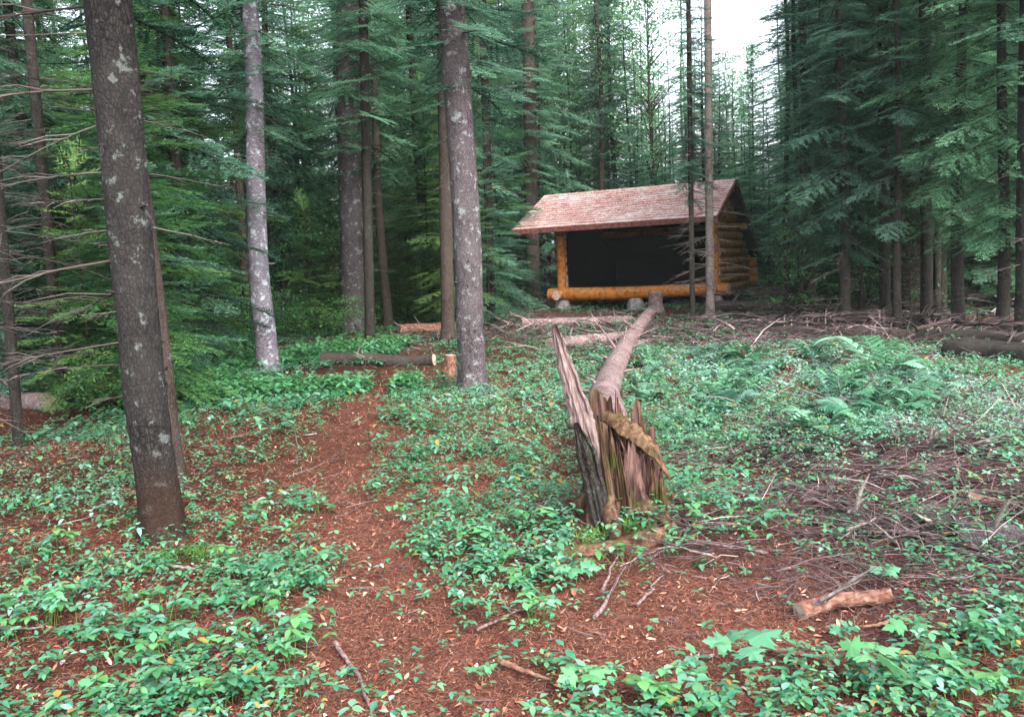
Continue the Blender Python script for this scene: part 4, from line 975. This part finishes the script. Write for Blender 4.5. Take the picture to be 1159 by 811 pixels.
for k in range(70):                                            # fallen dead boughs in the brush pile
    px = gb.uniform(790, 1159); py = gb.uniform(346, 400); dx = gb.uniform(-80, 80)
    branch([(px, py), (px + dx * .5, py + gb.uniform(-5, 5)), (px + dx, py + gb.uniform(-7, 7))], gb.uniform(.012, .028), 'grey dead bough tangled in the brush pile right of the shelter', ['bark_brown', 'bark_dark', 'dead_wood', 'bark_brown'][k % 4], 'dead_bough', 'branch', 100 + k, twigs=16, lift=gb.uniform(.02, .34), arch=gb.uniform(0, .12), group='dead boughs in the brush pile')
for k in range(16):
    px = gb.uniform(590, 760); py = gb.uniform(352, 400); dx = gb.uniform(-40, 40)
    branch([(px, py), (px + dx, py + gb.uniform(-6, 6))], gb.uniform(.008, .02), 'pinkish dead bough strewn between the two crosswise logs and the fallen trunk', ['dead_wood', 'bark_log'][k % 2], 'dead_bough', 'branch', 200 + k, twigs=10, lift=gb.uniform(.02, .25), group='dead boughs near the fallen trunk')
for k in range(44):
    px = gb.uniform(800, 1159); py = gb.uniform(478, 655); dx = gb.uniform(-110, 110)
    branch([(px, py), (px + dx * .5, py + gb.uniform(-8, 8)), (px + dx, py + gb.uniform(-14, 14))], gb.uniform(.005, .011), 'thin purplish dead bough among the fallen twigs right of the stump', ['dead_wood', 'bark_brown', 'bark_dark', 'bark_log'][k % 4], 'dead_bough', 'branch', 300 + k, twigs=14, lift=gb.uniform(.0, .08), arch=gb.uniform(0, .08), group='dead boughs right of the stump')
# small stumps
def small_stump(px, py, r, h, label, mat, top):
    b = ground(px, py); o = thing('tree_stump', label, 'stump', b)
    mb = MB(); tube(mb, [[0, 0, -.1], [0, 0, .04], [.01, 0, h * .5], [.02, 0, h]], [r * 1.5, r * 1.25, r, r * .95], 14, .5, 0, cap=1, wob=.1, seed=int(px)); mb.build('stump_body', [mat, top], o)
small_stump(742, 352, .17, .42, 'pale sawn stump top beside the far end of the fallen trunk', M['bark_log'], M['cut_wood'])
small_stump(509, 424, .075, .26, 'small reddish stump tucked against the mottled middle trunk', M['red_wood'], M['cut_wood'])
small_stump(343, 348, .10, .5, 'small dark stump in the grass right of the birch', M['bark_dark'], M['dead_wood'])
branch([(36, 452), (42, 448)], .018, 'pale upright broken stick on the left edge log', 'splinter', 'stick', 'stick', 30, arch=.28)

# ------------------------------------------------------------------ twigs, needles, dead leaves on the floor
def prisms(mb, base, d, l, r, rnd):
    n = len(base); up = np.tile([0, 0, 1.0], (n, 1)); a = np.cross(d, up); a /= np.linalg.norm(a, axis=1)[:, None] + 1e-9; b = np.cross(d, a)
    mid = base + d * (l * .5)[:, None] + rng.normal(0, 1, (n, 3)) * (l * .05)[:, None]; end = base + d * l[:, None]
    V = []
    for c, rr in ((base, r), (mid, r * .75), (end, r * .2)):
        for an in (0, 2.094, 4.189): V.append(c + (a * math.cos(an) + b * math.sin(an)) * rr[:, None])
    V = np.stack(V, 1); o = np.arange(n)[:, None] * 9
    F = []
    for k in (0, 3):
        for e in range(3): F.append(np.concatenate([o + k + e, o + k + (e + 1) % 3, o + k + 3 + (e + 1) % 3, o + k + 3 + e], 1))
    mb.add(V.reshape(-1, 3), np.concatenate(F), np.repeat(rnd, 9))
def scatter(n, px0=-120, px1=1280, ymin=2.2, ymax=24, pw=1.0):
    Y = ymin * (ymax / ymin) ** (rng.random(n) ** pw); px = rng.uniform(px0, px1, n)
    x = (px - W_PX / 2) / F_PX * Y * 1.02; return x, Y
x, y = scatter(95000, ymax=26); den, sla, fz, pth, bare_ = zones(x, y)
k = rng.random(len(x)) < np.clip(sla * .42 + .03 * (y > 3), 0, 1); x, y, sl_ = x[k], y[k], sla[k]
n = len(x); a = rng.uniform(0, 6.28, n); el = rng.normal(.05, .22, n)
d = np.stack([np.cos(a) * np.cos(el), np.sin(a) * np.cos(el), np.sin(el)], -1)
l = rng.uniform(.08, .55, n) * (.6 + .5 * (sl_ > .4)) * np.clip(y / 7, .6, 1.6); r = rng.uniform(.0012, .0042, n) * np.clip(y / 5, .8, 3)
tb = MB(); prisms(tb, np.stack([x, y, height(x, y) + rng.uniform(.002, .06, n) * (.3 + sl_)], -1), d, l, r, np.clip(rng.normal(.45, .25, n), 0, 1))
tag(tb.build('twig_litter', M['twig']), kind='stuff')
# needles
x, y = scatter(150000, ymin=2.3, ymax=12, pw=1.0); den, sla, fz, pth, bare_ = zones(x, y); n = len(x)
a = rng.uniform(0, 6.28, n); el = rng.normal(.1, .2, n); d = np.stack([np.cos(a) * np.cos(el), np.sin(a) * np.cos(el), np.sin(el)], -1)
l = rng.uniform(.015, .06, n) * np.clip(y / 4, .8, 2); w = rng.uniform(.0006, .0016, n) * np.clip(y / 3.5, .9, 3)
p = np.stack([-np.sin(a), np.cos(a), 0 * a], -1) * w[:, None]; b = np.stack([x, y, height(x, y) + rng.uniform(.001, .012, n)], -1)
tri = np.stack([b - p, b + p, b + d * l[:, None]], 1).reshape(-1, 3)
nb_ = MB(); nb_.add(tri, np.arange(len(tri)).reshape(-1, 3), np.repeat(np.clip(rng.beta(2, 2.4, n), 0, 1), 3))
tag(nb_.build('needle_litter', M['litter']), kind='stuff')

# dead leaves
x, y = scatter(3600, ymin=2.4, ymax=14); n = len(x); a = rng.uniform(0, 6.28, n)
d = np.stack([np.cos(a), np.sin(a), rng.normal(.1, .25, n)], -1); d /= np.linalg.norm(d, axis=1)[:, None]
L = rng.uniform(.010, .038, n)
v, f, nv = leaf_tris(np.stack([x, y, height(x, y) + .008], -1), d, L, L * .6, rng.normal(.2, .4, n), rng.normal(0, .4, n))
db_ = MB(); db_.add(v, f, np.repeat(rng.random(n), nv)); tag(db_.build('leaf_litter', M['dead_leaf']), kind='stuff')

# ------------------------------------------------------------------ ground cover
def whorls(x, y, size, h, nleaf, hi, mb, g, tone):
    n = len(x); k = nleaf; idx = np.repeat(np.arange(n), k)
    a0 = g.uniform(0, 6.28, n); a = a0[idx] + np.tile(np.arange(k) * 6.283 / k, n) + g.normal(0, .25, n * k)
    el = g.normal(.05, .22, n * k); d = np.stack([np.cos(a) * np.cos(el), np.sin(a) * np.cos(el), np.sin(el)], -1)
    tilt = g.normal(0, .18, (n, 2)); d[:, 2] += (d[:, :2] * tilt[idx]).sum(1); d /= np.linalg.norm(d, axis=1)[:, None]
    c = np.stack([x, y, height(x, y) + h], -1)[idx] + d * (size[idx] * .12)[:, None] + np.stack([0 * a, 0 * a, g.normal(0, .012, n * k)], -1)
    L = size[idx] * g.uniform(.7, 1.15, n * k); Wd = L * g.uniform(.48, .68, n * k)
    v, f, nv = leaf_tris(c, d, L, Wd, g.normal(.22, .12, n * k), g.normal(.22, .15, n * k), hi)
    tq = np.clip(tone[idx] + g.normal(0, .10, n * k), 0, .93); tq = np.where(g.random(n * k) < .02, 1.0, tq)   # a few yellowed leaves
    mb.add(v, f, np.repeat(tq, nv), 0, hi)
gc = MB()
for (cnt, ymin, ymax, hi, mul) in ((15000, 2.35, 6.2, True, 1.0), (62000, 6.0, 27, False, 1.0)):
    x, y = scatter(cnt, ymin=ymin, ymax=ymax); den, sla, fz, pth, bare_ = zones(x, y)
    k = rng.random(len(x)) < np.clip(den * mul, 0, 1)
    x, y, fz = x[k], y[k], fz[k]; n = len(x)
    size = rng.uniform(.017, .038, n) * (1 + .5 * rng.random(n) ** 4) * (1 if hi else np.clip(y / 7.5, 1, 2.1)); h = rng.uniform(.025, .11, n) * (1 + fz * .6)
    tone = np.clip(.40 + .34 * (fbm(x * .7, y * .7, 61) - .5) * 2 + .42 * fz + rng.normal(0, .12, n), 0, 1)  # fern zone paler: light from the sky gap put into leaf colour
    q = rng.random(n)
    for kk, sel in ((4, q < .35), (5, (q >= .35) & (q < .7)), (6, q >= .7)):
        whorls(x[sel], y[sel], size[sel], h[sel], kk, hi, gc, rng, tone[sel])
x, y = scatter(5200, ymin=2.6, ymax=13); den, sla, fz, pth, bare_ = zones(x, y)
k = rng.random(len(x)) < np.clip(den * .8, 0, 1); x, y = x[k], y[k]; n = len(x)
size = rng.uniform(.045, .085, n) * np.clip(y / 7, .62, 1.6); h = rng.uniform(.05, .15, n); tone = np.clip(rng.normal(.5, .2, n), 0, .92)
for kk, sel in ((3, rng.random(n) < .6),): 
    whorls(x[sel], y[sel], size[sel], h[sel], 3, True, gc, rng, tone[sel]); whorls(x[~sel], y[~sel], size[~sel] * .9, h[~sel], 5, True, gc, rng, tone[~sel])
tag(gc.build('ground_cover', M['leaf']), kind='stuff')
# shrubby mid-distance undergrowth: taller leafy stems
ug = MB(); x, y = scatter(9000, px0=-120, px1=470, ymin=10, ymax=24); k = (fbm(x * .5, y * .5, 13) > .46) & (path_f(x, y) < .1) & (np.maximum(ell(x, y, 15, 474, 1.2, .9), ell(x, y, 430, 420, 1.5, 1.0)) < .1); x, y = x[k], y[k]; n = len(x)
for lev in range(3):
    whorls(x + rng.normal(0, .05, n), y + rng.normal(0, .05, n), rng.uniform(.06, .13, n), rng.uniform(.03, .11, n) * (1 + lev * .5), 4, False, ug, rng, np.clip(rng.normal(.35, .2, n), 0, 1))
tag(ug.build('undergrowth', M['leaf_plant']), kind='stuff')

# individual leafy plants in the foreground
LP = []
for q in range(6):
    g = np.random.default_rng(400 + q); fm = MB(); sm_ = MB()
    for s in range(g.integers(3, 6)):
        bx, by = g.normal(0, .035, 2); hh = g.uniform(.07, .16); tx, ty = bx + g.normal(0, .04), by + g.normal(0, .04)
        tube(sm_, [[bx, by, -.02], [(bx + tx) / 2, (by + ty) / 2, hh * .6], [tx, ty, hh]], [.0022, .0018, .0014], 5, .5, cap=False)
        k = g.integers(3, 6); a = g.uniform(0, 6.28) + np.arange(k) * 6.283 / k + g.normal(0, .2, k); el = g.normal(-.05, .2, k)
        d = np.stack([np.cos(a) * np.cos(el), np.sin(a) * np.cos(el), np.sin(el)], -1); L = g.uniform(.038, .075, k)
        v, f, nv = leaf_tris(np.tile([[tx, ty, hh]], (k, 1)), d, L, L * g.uniform(.55, .75, k), g.normal(.2, .1, k), g.normal(.25, .12, k))
        fm.add(v, f, np.repeat(np.clip(g.normal(.5, .22, k), 0, 1), nv), 0, True)
    LP.append((sm_.mesh('stems', M['moss']), fm.mesh('leaves', M['leaf_plant'])))
PZ = [((235, 560, 420, 700), 14, 'low green leafy plant right of the left foreground trunk', 'leafy plants right of the left trunk'),
      ((0, 560, 160, 800), 26, 'low dark green leafy plant left of the left foreground trunk', 'leafy plants left of the left trunk'),
      ((170, 680, 380, 808), 26, 'bright green leafy plant between the left trunk and the path bottom', 'leafy plants at the lower left'),
      ((440, 500, 640, 690), 26, 'teal green leafy plant between the path and the broken stump', 'leafy plants left of the stump'),
      ((580, 640, 860, 808), 11, 'small green leafy plant on the bare needles below the stump', 'leafy plants below the stump'),
      ((930, 690, 1159, 808), 13, 'light green leafy plant in the bottom right corner', 'leafy plants at the lower right'),
      ((760, 540, 900, 650), 10, 'pale teal leafy plant among twigs just right of the stump', 'leafy plants right of the stump')]
gp = np.random.default_rng(88)
for (x0_, y0_, x1_, y1_), cnt, lab, grp in PZ:
    k = 0; t_ = 0
    while k < cnt and t_ < 400:
        t_ += 1; p = ground(gp.uniform(x0_, x1_), gp.uniform(y0_, y1_))
        if float(zones(np.array([p.x]), np.array([p.y]))[0][0]) < gp.uniform(0, .35): continue
        if float(path_f(np.array(p.x), np.array(p.y))) > .35 or (p.x - STUMP[0]) ** 2 + (p.y - STUMP[1]) ** 2 < .1: continue
        o = thing('leafy_plant', lab, 'plant', p, gp.uniform(0, 6.28), grp); s = gp.uniform(.5, 1.05); o.scale = (s, s, s * gp.uniform(.8, 1.1)); k += 1
        for nm, me in zip(('stems', 'leaves'), LP[gp.integers(6)]):
            ob = bpy.data.objects.new(nm, me); C.objects.link(ob); ob.parent = o

# broad lobed maple seedlings
def maple_leaf(mb, c, d, L, up, rnd, g):
    d = d / np.linalg.norm(d); s = np.cross(d, up); s /= np.linalg.norm(s); nn = np.cross(s, d)
    out = [(0, 0), (-.05, .12), (.02, .40), (.12, .30), (.22, .44), (.33, .66), (.36, .46), (.48, .54), (.46, .30), (.50, .19), (.62, .27), (.70, .30), (.74, .17), (.86, .10), (1.0, 0)]
    pts = [(t, w) for t, w in out] + [(t, -w) for t, w in out[-2:0:-1]]
    P = np.array([c + d * L * t + s * L * w * .95 + nn * L * (-.10 * t * t - .14 * abs(w) + g.normal(0, .012)) for t, w in pts]); m = len(P)
    mid = c + d * L * .42 + nn * L * .02
    f = [[i_, (i_ + 1) % m, m] for i_ in range(m)]
    mb.add(np.concatenate([P, mid[None]]), f, rnd, 0, False)
def maple(px, py, size, label, n=4, seed=0, hgt=.14):
    g = np.random.default_rng(seed + 40); b = ground(px, py); o = thing('maple_seedling', label, 'seedling', b)
    sm_ = MB(); tube(sm_, [[0, 0, -.02], [.005, 0, hgt * .5], [0, .005, hgt]], [.003, .0025, .002], 6, .5); sm_.build('stem', M['red_wood'], o)
    fm = MB()
    for k in range(n):
        a = k * 6.283 / n + g.uniform(-.4, .4); d = np.array([math.cos(a), math.sin(a), g.uniform(-.15, .25)]); c = np.array([0, 0, hgt]) + d * size * .22
        tube(fm, [[0, 0, hgt], list(c)], [.0018, .0012], 4, .2, cap=False)
        tilt = np.array([g.normal(0, .4), -.25 + g.normal(0, .35), 1.0]); maple_leaf(fm, c, d, size * g.uniform(.55, .95), tilt, g.uniform(.3, 1), g)
    fm.build('leaves', M['leaf_maple'], o)
maple(838, 768, .17, 'big pale green maple seedling with broad leaves at lower right of the mound', 4, 1, .13)
maple(985, 790, .15, 'broad leaved maple seedling beside the end of the long bent stick', 5, 2, .16)
maple(652, 662, .13, 'maple seedling with wide leaves on the mound left of the pale sticks', 4, 3, .09)
maple(1030, 735, .11, 'small maple seedling beside the tan stick below the chunky branch', 4, 4, .10)
maple(660, 795, .13, 'maple seedling at the bottom edge below the thick brown stick', 5, 5, .10)
maple(955, 728, .07, 'tiny star leaved seedling below the chunky broken branch', 5, 6, .06)
maple(1000, 668, .08, 'bright small seedling above the chunky broken branch', 4, 7, .08)
maple(740, 800, .10, 'light green seedling at the bottom edge right of the bottom maple', 4, 8, .08)
maple(300, 665, .10, 'teal broad leaved seedling in the clump left of the path', 5, 9, .11)
maple(545, 775, .07, 'small low seedling on bare needles right of the path bottom', 4, 10, .05)

# ferns in the bright opening
def fern_mesh(seed):
    g = np.random.default_rng(seed); mb = MB()
    for k in range(7):
        a = k * .9 + g.uniform(-.2, .2); L = g.uniform(.28, .5); fr_ = g.uniform(.1, .95); lift_ = g.uniform(.2, .75); q = np.linspace(0, 1, 16)
        p = np.stack([np.cos(a) * L * q, np.sin(a) * L * q, lift_ * np.sin(q * 2.5) * L], -1)
        tube(mb, p, .004 * (1 - .8 * q), 4, .3, 0, cap=False)
        for s in (-1, 1):
            c = p[2:]; t = np.gradient(p, axis=0)[2:]; t /= np.linalg.norm(t, axis=1)[:, None]; sd_ = np.stack([-t[:, 1], t[:, 0], 0 * t[:, 0]], -1) * s
            d = sd_ * .9 + t * .45; d /= np.linalg.norm(d, axis=1)[:, None]; ll = .14 * np.sin(np.clip(q[2:] * 1.0 + .12, 0, 1) * PI) ** .8 + .015
            v, f, nv = leaf_tris(c, d, ll, ll * .32 + .006, np.full(len(c), .1), np.full(len(c), .15)); mb.add(v, f, np.repeat(np.clip(fr_ + g.uniform(-.2, .2, len(c)), 0, 1), nv), 0, True)
    return mb.mesh('fern', M['fern'])
FM = [fern_mesh(k) for k in range(4)]
k = 0
while k < 46:
    px, py = gp.uniform(725, 1080), gp.uniform(402, 500); p = ground(px, py)
    if float(zones(np.array([p.x]), np.array([p.y]))[2][0]) < .35 and k % 4: 
        if gp.random() < .7: continue
    o = bpy.data.objects.new('fern', FM[gp.integers(4)]); C.objects.link(o); o.location = p; o.rotation_euler = (gp.normal(0, .1), gp.normal(0, .1), gp.uniform(0, 6.28)); o.scale = (gp.uniform(.45, .9),) * 3
    tag(o, 'pale teal fern in the bright opening right of the fallen trunk', 'fern', 'ferns right of the fallen trunk'); k += 1
fx = ground(1000, 432); o = bpy.data.objects.new('fern', FM[0]); C.objects.link(o); o.location = fx; o.scale = (1.7, 1.7, 1.5)
tag(o, 'largest feathery pale fern in front of the big dark log', 'fern')

# moss cushions on the hero feet
def moss_pad(px, py, r, label, seed):
    b = ground(px, py); g = np.random.default_rng(seed); n = 900; a = g.uniform(0, 6.28, n); q = np.sqrt(g.random(n)) * r
    x, y = b.x + q * np.cos(a), b.y + q * np.sin(a) * .8; z = height(x, y) + .05 * (1 - (q / r) ** 2)
    d = np.stack([g.normal(0, .5, n), g.normal(0, .5, n), np.ones(n)], -1); d /= np.linalg.norm(d, axis=1)[:, None]; w = np.stack([np.cos(a), np.sin(a), 0 * a], -1) * .006
    c = np.stack([x, y, z - .02], -1) - np.array(b); tri = np.stack([c - w, c + w, c + d * g.uniform(.02, .05, n)[:, None]], 1).reshape(-1, 3)
    mb = MB(); mb.add(tri, np.arange(len(tri)).reshape(-1, 3), np.repeat(g.random(n), 3)); o = mb.build('moss_cushion', M['moss'], loc=b); tag(o, label, 'moss')
moss_pad(205, 632, .22, 'dark green moss cushion at the foot of the left foreground trunk', 1)
moss_pad(560, 458, .26, 'green moss cushion at the foot of the mottled middle trunk', 2)
moss_pad(700, 606, .24, 'dull moss cushion at the foot of the broken stump', 3)
